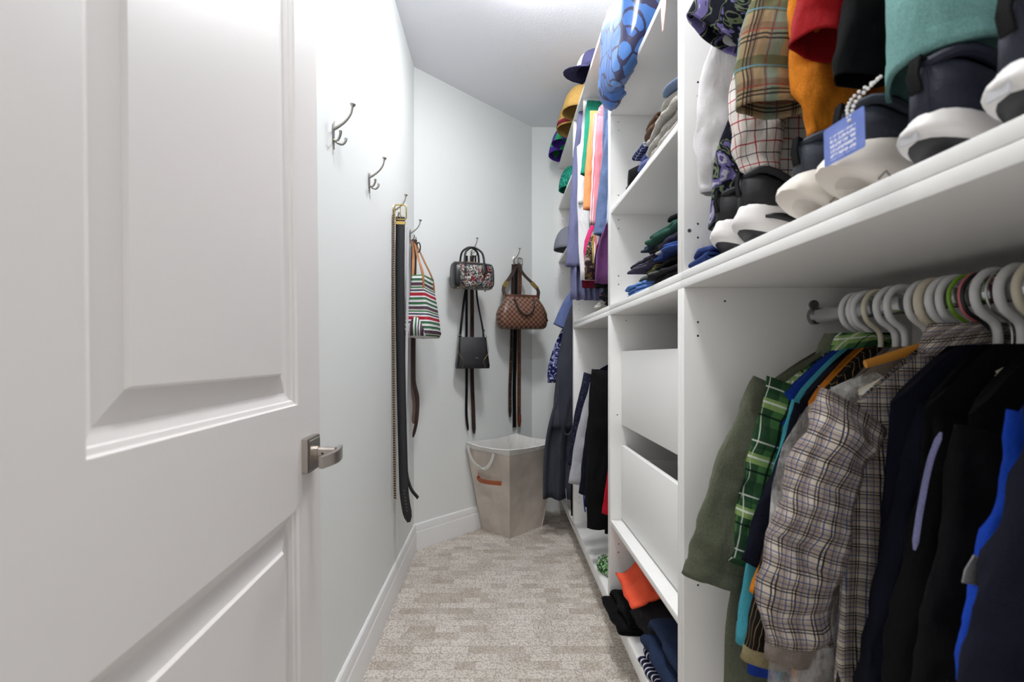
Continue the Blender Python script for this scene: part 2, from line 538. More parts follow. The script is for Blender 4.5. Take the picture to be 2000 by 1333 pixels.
def peg_holes(u, pts):
    """pts: (X, Y of face, z): dark discs painting the shade of shelf-pin holes on the side panels"""
    mb = MB(); l = u.location
    for x, y, z in pts:
        mb.cyl((x-l[0], y-l[1]-0.0004, z-l[2]), (x-l[0], y-l[1]+0.003, z-l[2]), 0.0026, 8)
    o = mb.build('peg_holes', m_hole, u)
    o['kind'] = 'stuff'
fa, fb, fc, fe = 1.1258, 1.859, 2.75, 3.451
peg_holes(u1u, [(.467, fa, 1.410), (.467, fa, 1.378), (.467, fa, 1.74), (.467, fa, 1.708), (.90, fa, 1.41), (.90, fa, 1.378)])
peg_holes(u1l, [(.467, fa, 1.181), (.467, fa, 1.149), (.53, fa, 1.230), (.467, fa, .60), (.467, fa, .568), (.90, fa, .60)])
peg_holes(u2u, [(.466, fb, 2.004), (.466, fb, 1.972), (.466, fb, 1.722), (.466, fb, 1.627), (.466, fb, 1.594), (.466, fb, 1.411), (.466, fb, 1.379)])
peg_holes(u2l, [(.495, fb, 1.24), (.461, fb, .877), (.466, fb, .38), (.466, fb, .348)])
peg_holes(u3u, [(.466, fc, 2.36), (.466, fc, 2.32), (.466, fc, 2.288), (.466, fc, 1.40), (.466, fc, 1.368)])
peg_holes(u3l, [(.466, fc, 1.13), (.466, fc, 1.098), (.466, fc, .30), (.466, fc, .268), (.466, fc, .78)])
peg_holes(u4, [(.466, fe, 2.14), (.466, fe, 2.105), (.466, fe, 2.073), (.466, fe, 1.70)])
mb = MB(); mb.cyl((.447-XF, fa-u1u.location[1]-.0008, 1.394-u1u.location[2]), (.447-XF, fa-u1u.location[1]+.002, 1.394-u1u.location[2]), 0.0045, 12)
mb.build('cam_screw', m_steel, u1u)

def rod(u, x, y0, y1, z):
    """chrome wardrobe rail with end sockets, a part of its bay"""
    l = Vector(u.location)
    mb = MB(); mb.tube([Vector((x, y0+.003, z))-l, Vector((x, y1-.003, z))-l], 0.0165, 20, ell=(1.0, .62), up=(0, 0, 1))
    r = mb.build('hanging_rod', m_chrome, u)
    for y, s in ((y0, 1), (y1, -1)):
        mb = MB()
        mb.tube([Vector((x, y, z))-l, Vector((x, y+s*.012, z))-l], 0.020, 18, ell=(1.0, .75), up=(0, 0, 1))
        mb.tube([Vector((x, y, z+.026))-l, Vector((x, y+s*.005, z+.026))-l], 0.011, 14)
        b = mb.build('rod_socket', m_steel, r)
RX = 0.735
ROD1, ROD1U, ROD3, ROD3U, ROD4 = 1.195, 1.955, 1.175, 2.335, 1.70
rod(u1l, RX, yA0+T_, fa, ROD1)
rod(u1u, RX, yA0+T_, fa, ROD1U)
rod(u3l, RX, yB1+T_, fc, ROD3)
RX3 = 0.56
rod(u3u, RX3, yB1+T_, fc, ROD3U)
rod(u4, RX, yC1+T_, fe, ROD4)

def drawer(u, z0, z1, pull=0.0):
    l = u.location
    y0, y1 = 1.1685, 1.8550
    def bd(nm, par, x0, x1, a0, a1, b0, b1):
        return board(nm, x0-l[0], x1-l[0], a0-l[1], a1-l[1], b0-l[2], b1-l[2], m_mel, par, 0.001)
    fr = bd('drawer_front', u, .4766, .4926, y0, y1, z0, z1)
    bd('drawer_side', fr, .4926, .93, y0+.012, y0+.026, z0+.015, z1-.055)
    bd('drawer_side', fr, .4926, .93, y1-.026, y1-.012, z0+.015, z1-.055)
    bd('drawer_back', fr, .916, .93, y0+.026, y1-.026, z0+.015, z1-.055)
    bd('drawer_bottom', fr, .4926, .916, y0+.026, y1-.026, z0+.015, z0+.025)
drawer(u2l, 0.840, 1.122)
drawer(u2l, 0.480, 0.761)
# ------------------------------------------------------------------ coat hooks on the walls
def make_hook():
    """local: x out of the wall, y along the wall, z up; origin on the wall at the base"""
    r = empty('coat_hook')
    mb = MB()
    ring = []
    leaf = [(-.047, .001), (-.040, .0035), (-.028, .006), (-.012, .0085), (.004, .010), (.018, .0095), (.030, .006), (.036, .001)]
    rings = []
    for z, w in leaf:
        rings.append([(0.0, -w, z), (.003, -w*.7, z), (.0055, 0, z), (.003, w*.7, z), (0.0, w, z)])
    mb.loft(rings, False); mb.loft([[(0,-w,z),(0,0,z),(0,w,z)] for z, w in leaf], False)
    mb.build('back_plate', m_hook, r)
    P = catmull([(.003, 0, .012), (.018, 0, .020), (.038, 0, .036), (.052, 0, .056), (.057, 0, .078)], 16)
    mb = MB(); mb.tube(P, [.0046, .0044, .0042, .004, .0038, .0036, .0035, .0034, .0033, .0032, .0031, .003, .003, .0031, .0033, .0036], 10)
    mb.tube([(.057, 0, .076), (.0575, 0, .081), (.058, 0, .0835), (.058, 0, .0842)], [.0035, .0075, .0085, .006], 14)
    mb.build('upper_prong', m_hook, r)
    for s in (-1, 1):
        P = catmull([(.003, 0, -.018), (.012, s*.008, -.026), (.022, s*.017, -.025), (.029, s*.023, -.014), (.030, s*.025, -.004)], 12)
        mb = MB(); mb.tube(P, [.003, .003, .003, .003, .003, .0031, .0033, .0035, .0037, .004, .0042, .0045], 9)
        mb.build('lower_prong', m_hook, r)
    return r
hook0 = make_hook()
S2 = math.sqrt(0.5)
HZ = 1.752
hooks = [((XL, 1.395, HZ-.006), 0, 'bare satin nickel coat hook nearest the open door'),
         ((XL, 1.785, HZ), 0, 'bare satin nickel coat hook between the nearest hook and the black belt'),
         ((XL, 2.203, HZ+.004), 0, 'satin nickel coat hook that carries the long black belt'),
         ((XL, 2.615, HZ+.006), 0, 'satin nickel coat hook in the corner holding the striped tote'),
         ((XL+.3082, YC+.3082, HZ+.008), -45, 'satin nickel coat hook behind the black printed handbag'),
         ((XL+.5864, YC+.5864, HZ+.006), -45, 'satin nickel coat hook above the brown checked handbag')]
for i, (loc, a, lab) in enumerate(hooks):
    h = hook0 if i == 0 else copy_tree(hook0)
    h.location = loc; h.rotation_euler = (0, 0, R(a))
    tag(h, lab, 'hook', 'coat hooks on the wall')

# ------------------------------------------------------------------ belts
l_black = plain('black_leather', (15, 15, 18), 0.38, bump=(260, .25))
l_bluebl = plain('embossed_black_leather', (20, 21, 28), 0.35, bump=(140, .6))
l_brown = plain('brown_leather', (92, 56, 38), 0.45, bump=(220, .3), var=.2)
l_dkbrown = plain('dark_brown_leather', (52, 36, 30), 0.45, bump=(220, .3), var=.2)
l_tan = plain('tan_leather', (176, 122, 78), 0.5, bump=(200, .2), var=.12)
l_rust = plain('rust_leather', (132, 62, 34), 0.45, bump=(200, .3), var=.15)
def braid_mat():
    t = NT('braided_belt')
    ob = t.uv()[3]
    w = t.n('ShaderNodeTexWave', {'wave_type': 'BANDS', 'bands_direction': 'DIAGONAL'}, Vector=ob, Scale=60.0)
    t.col(t.ramp(w.outputs[1], [(.35, rgb((40, 34, 32))), (.6, rgb((196, 168, 138)))], 'CONSTANT'))
    t.bump(w.outputs[1], .8, .003)
    return t.surf(.6)
m_braid = braid_mat()
def belt(name, label, pts, wdir, width, mat, thick=.004, buckle=None, holes=0, tip=None, studs=0, n=28):
    """hanging belt; pts from buckle to tip in world space"""
    P = catmull(pts, n)
    o = P[0].copy()
    root = empty(name, tuple(o))
    tag(root, label, 'belt', 'belts hanging from the coat hooks')
    P = [p - o for p in P]
    ws = [width] * n
    if tip != 'square':
        ws[-1] = width * .35; ws[-2] = width * .85
    mb = MB(); mb.ribbon(P, wdir, ws, thick); mb.build('strap', mat, root, angle=50)
    wv = Vector(wdir).normalized()
    tn = (P[-1] - P[-3]).normalized(); nn = tn.cross(wv)
    if nn.y > 0: nn = -nn
    if buckle:
        bm_, bw, bh = buckle
        u = Vector((0, 0, 1)); c = Vector((0, 0, bh*.32))
        cor = [(-1,-1), (-1,1), (1,1), (1,-1)]
        loop = []
        for k in range(4):
            a = cor[k]; b = cor[(k+1) % 4]
            for q in (0.12, 0.5, 0.88):
                loop.append(c + wv*(bw/2)*lerp(a[0], b[0], q) + u*(bh/2)*lerp(a[1], b[1], q))
        loop.append(loop[0]); loop.append(loop[1])
        mb = MB(); mb.tube(loop, .0035, 8, caps=False); mb.tube([c - u*bh*.42, c + u*bh*.5 + nn*.004], .0022, 8)
        mb.build('buckle', bm_, root)
        mb = MB(); q = c - u*(bh*.5 + .016)
        mb.ribbon([q + u*.007, q - u*.007], tuple(wv), width*1.12, thick*2.4); mb.build('keeper', bm_, root)
    if holes:
        for k in range(holes):
            i = n - 4 - k
            p = (P[i] + P[i-1]) / 2 if k % 2 else P[i]
            p = P[-3].lerp(P[n - 3 - int(n*.2)], (k + .5) / holes)
            mb = MB(); mb.cyl(p + nn*(thick*.5 - .001), p + nn*(thick*.5 + .0006), .0022, 8); mb.build('eyelet', m_steel, root)
    if studs:
        for k in range(studs):
            p = P[0].lerp(P[-1], (k + .5) / studs); i = int((k + .5) / studs * (n-1)); p = P[i].lerp(P[min(i+1, n-1)], (k + .5)/studs*(n-1) - i)
            mb = MB(); mb.ellipsoid(p + nn*(thick*.5), (.0035, .0035, .0035), 8, 5); mb.build('stud', m_steel, root)
    return root
hy = 2.203
belt('leather_belt', 'long black leather belt with a square gold buckle on the corner side of the wall',
     [(-.440, hy-.012, 1.735), (-.441, hy-.014, 1.4), (-.437, hy-.010, 1.0), (-.428, hy-.006, .60), (-.423, hy-.004, .47), (-.404, hy+.003, .345)], (1, .12, 0), .041, l_bluebl,
     buckle=(m_gold, .052, .066), holes=7)
belt('leather_belt', 'narrow black belt whose loose tail curls out behind the gold buckled belt',
     [(-.432, hy+.012, 1.72), (-.434, hy+.014, 1.3), (-.430, hy+.016, .85), (-.420, hy+.018, .60), (-.400, hy+.020, .50), (-.365, hy+.022, .450)], (.15, 1, 0), .030, l_black, tip='square')
belt('braided_belt', 'tan and black braided belt hanging flat along the left wall',
     [(-.466, hy-.034, 1.742), (-.467, hy-.036, 1.3), (-.465, hy-.034, .9), (-.462, hy-.030, .6), (-.460, hy-.028, .46)], (.6, -.8, 0), .020, m_braid, tip='square')
belt('white_belt', 'thin white belt showing beside the black gold buckled belt',
     [(-.418, hy+.045, 1.70), (-.420, hy+.048, 1.3), (-.430, hy+.046, .8), (-.446, hy+.04, .55), (-.442, hy+.04, .40)], (1, .5, 0), .012, plain('white_leather', (206, 204, 210), .4), thick=.003)
# corner hook: brown belts under the tote
hy2 = 2.615
belt('leather_belt', 'soft brown belt hanging straight below the striped tote',
     [(-.452, hy2-.01, 1.73), (-.456, hy2+.005, 1.3), (-.455, hy2, .95), (-.444, hy2-.01, .84), (-.452, hy2-.01, .74)], (1, .3, 0), .026, plain('taupe_leather', (98, 78, 70), .5, bump=(200, .3), var=.15))
belt('leather_belt', 'dark brown belt with a curling tail below the striped tote',
     [(-.440, hy2-.02, 1.73), (-.452, hy2-.012, 1.2), (-.449, hy2-.014, .98), (-.428, hy2-.02, .88), (-.434, hy2-.016, .76), (-.456, hy2-.004, .665)], (.9, .5, 0), .018, l_dkbrown)
# black handbag hook
A5 = Vector((XL+.3082, YC+.3082, 0)); N5 = Vector((S2, -S2, 0)); D5 = Vector((S2, S2, 0))
A6 = Vector((XL+.5864, YC+.5864, 0))
def on(A, along, out, z): 
    p = A + D5*along + N5*out; return (p.x, p.y, z)
belt('leather_belt', 'dark brown belt with a rust tip between the two black handbags',
     [on(A5, -.02, .03, 1.73), on(A5, -.018, .03, 1.3), on(A5, -.012, .022, 1.0), on(A5, .0, .022, .75), on(A5, .008, .02, .615)], (1, 1, 0), .030, l_dkbrown, holes=4)
belt('leather_belt', 'slim black belt hanging in a loop under the small black handbag',
     [on(A5, -.055, .02, 1.73), on(A5, -.055, .02, 1.2), on(A5, -.05, .015, .95), on(A5, -.052, .015, .75), on(A5, -.038, .015, .64)], (1, 1, 0), .018, l_black)
# brown handbag hook
belt('studded_belt', 'dark brown studded belt, leftmost under the brown checked handbag',
     [on(A6, -.035, .03, 1.73), on(A6, -.045, .025, 1.2), on(A6, -.055, .02, .9), on(A6, -.055, .02, .69)], (1, 1, 0), .030, l_dkbrown, studs=12)
belt('leather_belt', 'plain black belt, middle one under the brown checked handbag',
     [on(A6, .0, .025, 1.73), on(A6, -.005, .02, 1.2), on(A6, -.008, .015, .9), on(A6, -.006, .015, .615)], (1, 1, 0), .036, l_black, tip='square')
b_ = belt('tooled_belt', 'tooled brown western belt with a rust tip, rightmost under the checked handbag',
     [on(A6, .03, .034, 1.74), on(A6, .026, .03, 1.3), on(A6, .024, .03, .9), on(A6, .028, .026, .63)], (1, 1, 0), .034, l_brown, studs=14, buckle=(m_steel, .045, .05))
mb = MB(); o_ = Vector(on(A6, .03, .034, 1.74))
mb.ribbon([Vector(on(A6, .026, .0285, .70)) - o_, Vector(on(A6, .0275, .0285, .655)) - o_, Vector(on(A6, .028, .0285, .618)) - o_], (1, 1, 0), [.036, .036, .016], .006)
mb.build('tip', l_rust, b_)

# ------------------------------------------------------------------ striped tote on the corner hook
def tote():
    root = empty('tote_bag', (-.385, 2.51, 1.20), (0, 0, R(-8)))
    tag(root, 'striped canvas tote with tan straps hanging in the corner', 'bag')
    t = NT('striped_canvas')
    _, u, v, ob = t.uv()
    sp = t.n('ShaderNodeSeparateXYZ', i0=ob)
    w = t.noise(ob, 5.0, 2.0)
    z = t.math('ADD', sp.outputs[2], t.math('MULTIPLY', w, .010))
    f = t.math('FRACT', t.math('MULTIPLY', t.math('ADD', z, 1.0), 1/.118))
    wh, rd, nv, gr, br_ = rgb((232,230,228)), rgb((176,44,62)), rgb((52,52,82)), rgb((62,122,74)), rgb((106,78,84))
    t_c = t.ramp(f, [(0, wh), (.07, gr), (.14, nv), (.17, wh), (.24, rd), (.37, wh), (.44, nv), (.50, wh), (.56, gr), (.62, wh), (.66, br_), (.75, nv), (.79, wh), (.87, gr), (.94, nv), (.97, wh)], 'CONSTANT')
    cloth_finish(t, t_c)
    m = t.m
    rings = []
    for i in range(15):
        s = i / 14
        wd = lerp(.135, .055, sm(s)*.85 + .15*s)      # x, gusset width
        ln = lerp(.265, .215, s)
        if i == 0: wd *= .82; ln *= .93
        rg = rrect(wd, ln, min(wd, ln)*.22, lerp(0, .315, s) + 0.0)
        out = []
        for x, y, zz in rg:
            ins = 0.020 * math.exp(-((x / (wd*.35))**2)) * sm(1 - abs(s - .55)*1.8) * (1 if y < 0 else -1)   # gusset folds inward
            out.append((x + .006*nz(x*20, y*20, zz*14), y + ins + .006*nz(x*20+5, y*20, zz*14), zz + (.006*nz(x*12, y*12, 3) if s > .9 else 0) - .012*(y/.13)**2*(1 if y < 0 and s > .8 else 0)))
        rings.append(out)
    mb = MB(); mb.loft(rings, True, True, False); body = mb.build('bag_body', m, root, angle=60, solid=.002)
    # boat-shaped patch folded up at the gusset foot
    rr = []
    for i in range(9):
        s = i/8; h = .095 * (1 - (2*s-1)**2)
        rr.append([(lerp(-.058, .058, s), -.136 - .004*math.sin(PI*s), .004), (lerp(-.056, .056, s), -.139 - .006*math.sin(PI*s), .004 + h*.5), (lerp(-.05, .05, s), -.132, .004 + h)])
    t2 = plaid('striped_canvas_upright', (232, 230, 228), [(0, .052, .0, .008, (62,122,74), 1), (0, .052, .016, .007, (52,52,82), 1), (0, .052, .026, .010, (106,78,84), 1), (0, .052, .037, .005, (52,52,82), 1)])
    mb = MB(); mb.loft(rr, False)
    for k, f_ in enumerate(mb.f): mb.uv[k] = tuple((mb.v[i][0], mb.v[i][2]) for i in f_)
    mb.build('folded_foot', t2, body, solid=.002)
    # two pairs of leather straps up to the hook
    hk = Vector((-.447, 2.615, 1.728)) - Vector((-.385, 2.51, 1.20))
    hk = Matrix.Rotation(R(8), 3, 'Z') @ hk
    for sx in (-1, 1):
        x = .026 * sx
        pts = [(x + .004*sx, -.095, .20), (x, -.092, .315), (lerp(x, hk.x, .55), lerp(-.09, hk.y, .5), .42), (hk.x + .004*sx, hk.y - .012, hk.z - .012), (hk.x + .004*sx, hk.y, hk.z + .002),
               (hk.x + .004*sx, hk.y + .012, hk.z - .012), (lerp(x, hk.x, .5), lerp(.09, hk.y, .5), .42), (x, .088, .31), (x + .006*sx, .096, .20)]
        mb = MB(); mb.ribbon(catmull(pts, 40), (.5, 1, 0) if False else (0.25, .97, 0), .016, .0035)
        mb.build('strap', l_tan, root)
    return root
tote()
mb = MB(); c0 = Vector((-.425, 2.602, 1.69))
mb.tube([c0 + Vector((.010*math.cos(a), 0, .026*math.sin(a))) for a in [2*PI*i/20 for i in range(22)]], .0035, 8, caps=False)
kf = mb.build('key_ring', l_black, loc=(0, 0, 0)); tag(kf, 'small black carabiner ring hooked above the striped tote', 'ring')

# ------------------------------------------------------------------ black printed handbag
def graffiti_mat():
    t = NT('graffiti_print')
    ob = t.uv()[3]
    n1 = t.n('ShaderNodeTexNoise', Vector=ob, Scale=34.0, Detail=2.0, Distortion=2.6).outputs[0]
    n2 = t.n('ShaderNodeTexNoise', Vector=ob, Scale=16.0, Detail=1.0, Distortion=1.0).outputs[0]
    line = t.ramp(n1, [(0, (0,0,0,1)), (.46, (1,1,1,1)), (.535, (0,0,0,1))], 'CONSTANT')
    c = t.ramp(n2, [(0, rgb((214, 212, 204))), (.40, rgb((186, 60, 52))), (.46, rgb((222, 220, 212))), (.56, rgb((206, 178, 96))), (.60, rgb((150, 188, 200))), (.66, rgb((220, 150, 150)))], 'CONSTANT')
    t.col(t.mix(line, rgb((28, 28, 36)), c))
    return t.surf(.35)
def handbag_black():
    rz = 22
    root = empty('handbag', (-.152, 2.885, 1.505), (0, 0, R(rz)))
    tag(root, 'black boston handbag with colourful scribbled print on the angled wall', 'bag')
    w, h, d = .245, .155, .135
    def sec(x, k):
        out = []
        for i in range(20):
            a = 2*PI*i/20
            cy, cz = math.cos(a), math.sin(a)
            y = math.copysign(abs(cy)**.55, cy) * d/2 * (1 - .33*max(0, (cz+1)/2)**1.6) * k
            z = h/2 + math.copysign(abs(cz)**.55, cz) * h/2 * k
            out.append((x, y, z))
        return out
    xs = [-w/2, -w/2+.006, -w/2+.02, -w/4, 0, w/4, w/2-.02, w/2-.006, w/2]
    ks = [.86, .96, 1, 1.01, 1.02, 1.01, 1, .96, .86]
    mb = MB(); mb.loft([sec(x, k) for x, k in zip(xs, ks)], True, True, True); body = mb.build('bag_body', plain('smooth_black_leather', (22, 23, 30), .33, bump=(240, .2)), root, angle=45)
    # printed panel proud of the front
    rr = [[(x, p[1]*1.012 - .0008, p[2]) for p in sec(x, 1.012)[8:17]] for x in [lerp(-w/2+.03, w/2-.012, i/6) for i in range(7)]]
    mb = MB(); mb.loft(rr, False); mb.build('printed_panel', graffiti_mat(), body, solid=.0015)
    for y, lift in ((-.045, 0), (.045, .012)):
        P = catmull([(-.060, y*1.15, .10), (-.060, y, .165), (-.048, y*.8, .215+lift), (0, y*.55, .243+lift), (.048, y*.8, .215+lift), (.060, y, .165), (.060, y*1.15, .10)], 32)
        mb = MB(); mb.tube(P, .0062, 10); mb.build('handle', l_black, root)
        for sx in (-1, 1):
            mb = MB(); mb.ribbon([(sx*.060, y*1.38, .065), (sx*.060, y*1.30, .105), (sx*.060, y*1.05, .15)], (1, 0, 0), .017, .004); mb.build('handle_tab', l_black, root)
    mb = MB(); mb.ribbon([(.052, -.0765, .135), (.054, -.083, .10), (.055, -.084, .085)], (1, 0, 0), .030, .003); mb.build('hang_tag', l_black, root)
    mb = MB(); mb.tube([(-w/2+.01, 0, h*1.0), (0, 0, h*1.035), (w/2-.01, 0, h*1.0)], .003, 6); mb.build('zip', m_gold, root)
    for x in (-w/2+.02, w/2-.02):
        for y in (-.05, .05):
            mb = MB(); mb.ellipsoid((x, y, -.002), (.006, .006, .004), 10, 6); mb.build('foot_stud', m_gold, root)
handbag_black()

def bucket_bag():
    root = empty('shoulder_bag', (-.152, 2.945, 1.03), (0, 0, R(14)))
    tag(root, 'small plain black leather shoulder bag hanging below the printed handbag', 'bag')
    m = plain('pebbled_black_leather', (17, 18, 25), .36, bump=(320, .45))
    rings = []
    for i in range(12):
        s = i/11
        w = lerp(.215, .165, s**.8); d = lerp(.085, .030, s)
        if i == 0: w *= .95; d *= .8
        rings.append([(x, y - .006*math.sin(PI*s)*(1 if y < 0 else 0), z) for x, y, z in rrect(w, d, d*.3, .19*s + (.0))])
    mb = MB(); mb.loft(rings, True, True, True); mb.build('bag_body', m, root, angle=45)
    for sx, in ((-1,), (1,)):
        P = [(sx*.082, -.012, .19), (sx*.092, -.032, .10), (sx*.060, -.046, .045), (sx*.072, -.046, .004)]
        mb = MB(); mb.tube(catmull(P, 14), .0014, 6); mb.build('side_chain', m_gold, root)
    hk = Matrix.Rotation(R(-14), 3, 'Z') @ (Vector(on(A5, -.012, .036, 1.735)) - Vector((-.152, 2.945, 1.03)))
    for pts, wd in (([(-.078, 0, .175), (-.066, -.004, .30), (-.038, hk.y*.5, .46), tuple(hk)], .015), ([(.074, 0, .175), (.058, -.004, .27), (.035, hk.y*.5, .45), (hk.x + .012, hk.y, hk.z)], .012)):
        mb = MB(); mb.ribbon(catmull(pts, 18), (1, .2, 0), wd, .003); mb.build('strap', l_black, root)
    for sx in (-1, 1):
        mb = MB(); mb.tube([Vector((sx*.077 + .010*math.cos(a), -.004, .192 + .010*math.sin(a))) for a in [2*PI*i/14 for i in range(16)]], .0018, 6, caps=False); mb.build('ring', m_steel, root)
    mb = MB(); mb.ribbon([(.066, -.010, .19), (.064, -.014, .225), (.070, -.012, .235)], (1, 0, 0), .012, .006); mb.build('strap_buckle', l_black, root)
    mb = MB(); mb.box(.008, .026, -.0515, -.0505, .062, .066); mb.build('nameplate', m_steel, root)
bucket_bag()

def checked_bag():
    root = empty('handbag', (.160, 3.185, 1.285), (0, 0, R(16)))
    tag(root, 'brown checked handbag with looped leather handles beside the end shelves', 'bag')
    t = NT('checked_canvas')
    ob = t.uv()[3]
    sp = t.n('ShaderNodeSeparateXYZ', i0=ob)
    k = t.n('ShaderNodeTexChecker', Vector=t.uv()[3], Scale=62.0)
    cb = t.n('ShaderNodeCombineXYZ', i0=sp.outputs[0], i1=0.004, i2=sp.outputs[2])
    t.t.links.new(cb.outputs[0], k.inputs['Vector'])
    k.inputs[1].default_value = rgb((136, 98, 76)); k.inputs[2].default_value = rgb((74, 48, 40))
    t.col(k.outputs[0]); t.bump(t.noise(ob, 300.0), .15, .001)
    m = t.surf(.4)
    rings = []
    prof = [(0, .300, .120), (.012, .332, .140), (.05, .352, .146), (.10, .345, .140), (.14, .310, .118), (.17, .265, .09), (.195, .232, .062), (.212, .215, .046)]
    for z, w, d in prof:
        rings.append([(x + .004*nz(x*14, y*14, z*14), y + .007*nz(x*9+3, y*9, z*14) - .006*math.sin(x*26)*(z < .16), zz) for x, y, zz in rrect(w, d, d*.42, z, 6)])
    mb = MB(); mb.loft(rings, True, True, True); body = mb.build('bag_body', m, root, angle=60)
    mb = MB(); mb.loft([rrect(.222, .052, .02, .207), rrect(.222, .052, .02, .221), rrect(.205, .030, .012, .224)], True, False, True); mb.build('frame_trim', l_brown, body)
    for y, a in ((-.058, -1), (.050, 1)):
        P = catmull([(-.065, y*.75, .185), (-.060, y*1.12, .175), (-.045, y*1.42, .12), (-.012, y*1.5, .088), (.018, y*1.5, .088), (.048, y*1.42, .12), (.062, y*1.12, .175), (.066, y*.75, .185)], 30)
        mb = MB(); mb.tube(P, .0065, 10); mb.build('handle', l_dkbrown, root)
    for sx in (-1, 1):
        P = [(sx*.165, -.046, .05), (sx*.13, -.064, .10), (sx*.100, -.050, .16), (sx*.098, -.036, .19)]
        mb = MB(); mb.ribbon(catmull(P, 12), (1, 0, .3), .010, .003); mb.build('side_strap', l_dkbrown, root)
    hk = Matrix.Rotation(R(-16), 3, 'Z') @ (Vector(on(A6, .0, .032, 1.728)) - Vector((.160, 3.185, 1.285)))
    for sx in (-1, 1):
        P = catmull([(sx*.112, 0, .205), (sx*.118 + hk.x*.2, hk.y*.2, .27), (lerp(sx*.10, hk.x, .55), hk.y*.7, .37), (hk.x + sx*.008, hk.y, hk.z - .004), (hk.x, hk.y, hk.z + .006)], 20)
        mb = MB(); mb.ribbon(P, (1, .2, .3), .024, .004); mb.build('shoulder_strap', l_dkbrown, root)
        mb = MB(); mb.tube([Vector((sx*.112 + .011*math.cos(a), -.002, .206 + .013*math.sin(a))) for a in [2*PI*i/14 for i in range(16)]], .0025, 7, caps=False); mb.build('ring', m_gold, root)
        mb = MB(); mb.ribbon([P[5], P[7]], (1, .2, .3), .030, .008); mb.build('strap_keeper', m_gold, root)
checked_bag()

# ------------------------------------------------------------------ laundry hamper
def hamper():
    cb, ct = Vector((.096, 3.113, 0)), Vector((.098, 3.030, 0))
    root = empty('laundry_hamper', (.096, 3.113, 0))
    tag(root, 'tan fabric laundry hamper with a white liner in the far corner', 'hamper')
    m = plain('tan_canvas', (208, 198, 188), .85, bump=(700, .3), var=.06)
    ml = cloth('white_liner', (226, 224, 220), .04)
    H = .572
    def ring(s, off=0.0, seg=9):
        L, Wd = lerp(.300, .456, s)/2 - off, lerp(.240, .366, s)/2 - off
        c = cb.lerp(ct, s) - cb
        cor = [(-L, -Wd), (L, -Wd), (L, Wd), (-L, Wd)]
        out = []
        for k in range(4):
            a, b = cor[k], cor[(k+1) % 4]
            for i in range(seg):
                q = i/seg
                x, y = lerp(a[0], b[0], q), lerp(a[1], b[1], q)
                bow = -.022 * math.sin(PI*q) * math.sin(PI*min(1, s*1.02)) * (1 + .8*nz(k*3.1, s*3, q*2)) 
                nx, ny = ((0,-1), (1,0), (0,1), (-1,0))[k]
                cr = .010 * nz(x*16 + k*7, y*16, s*9) * math.sin(PI*q)
                x += nx*(bow+cr); y += ny*(bow+cr)
                p = Vector((x*S2 - y*S2, x*S2 + y*S2, H*s + (.012*math.sin(PI*q)*-1 if s > .97 else 0)))
                out.append(tuple(p + c))
        return out
    mb = MB(); mb.loft([ring(i/16 * .96) for i in range(17)], True, True, False); mb.build('fabric_body', m, root, angle=50)
    rings = [ring(.935, -.004), ring(.95, -.005), ring(.998, -.004), ring(1.004, .002), ring(.99, .010), ring(.80, .020), ring(.45, .026), ring(.06, .024)]
    mb = MB(); mb.loft(rings, True, False, True); mb.build('liner', ml, root, angle=60)
    def P(s, k, q, off=0.0):
        L, Wd = lerp(.300, .456, s)/2 + off, lerp(.240, .366, s)/2 + off
        cor = [(-L, -Wd), (L, -Wd), (L, Wd), (-L, Wd)]
        a, b = cor[k], cor[(k+1) % 4]
        x, y = lerp(a[0], b[0], q), lerp(a[1], b[1], q)
        return Vector((x*S2 - y*S2, x*S2 + y*S2, H*s)) + cb.lerp(ct, s) - cb
    # white webbing carry handle on the side that faces the door (side 3: from back-left to near corner)
    pts = [P(.965, 3, .06, .004), P(.90, 3, .10, .014), P(.80, 3, .20, .022), P(.745, 3, .38, .020), P(.775, 3, .52, .018), P(.86, 3, .62, .012), P(.93, 3, .66, .008)]
    mb = MB(); mb.ribbon(catmull(pts, 26), tuple(P(.9, 3, .9) - P(.9, 3, .1)), .020, .003)
    mb.v = mb.v; mb.build('carry_handle', ml, root)
    pts = [P(.66, 3, .20, .002), P(.645, 3, .24, .012), P(.60, 3, .28, .017), P(.602, 3, .5, .018), P(.615, 3, .72, .012), P(.615, 3, .80, .0)]
    mb = MB(); mb.ribbon(catmull(pts, 22), (0, 0, 1), .026, .004); mb.build('leather_pull', plain('orange_leather', (160, 84, 46), .5, var=.1), root)
    # stiffened corner seams
    for k in range(4):
        mb = MB(); mb.tube([P(i/8*.94, k, 0, .001) for i in range(9)], .0035, 6); mb.build('corner_piping', m, root)
    mb = MB(); q0 = [P(.945, 0, .03 + .94*i/24, .0075) - Vector((0,0,.004)) for i in range(25)]
    mb.tube(q0, .0012, 5); mb.build('rim_stitching', plain('grey_thread', (150, 146, 142), .9), root)
hamper()
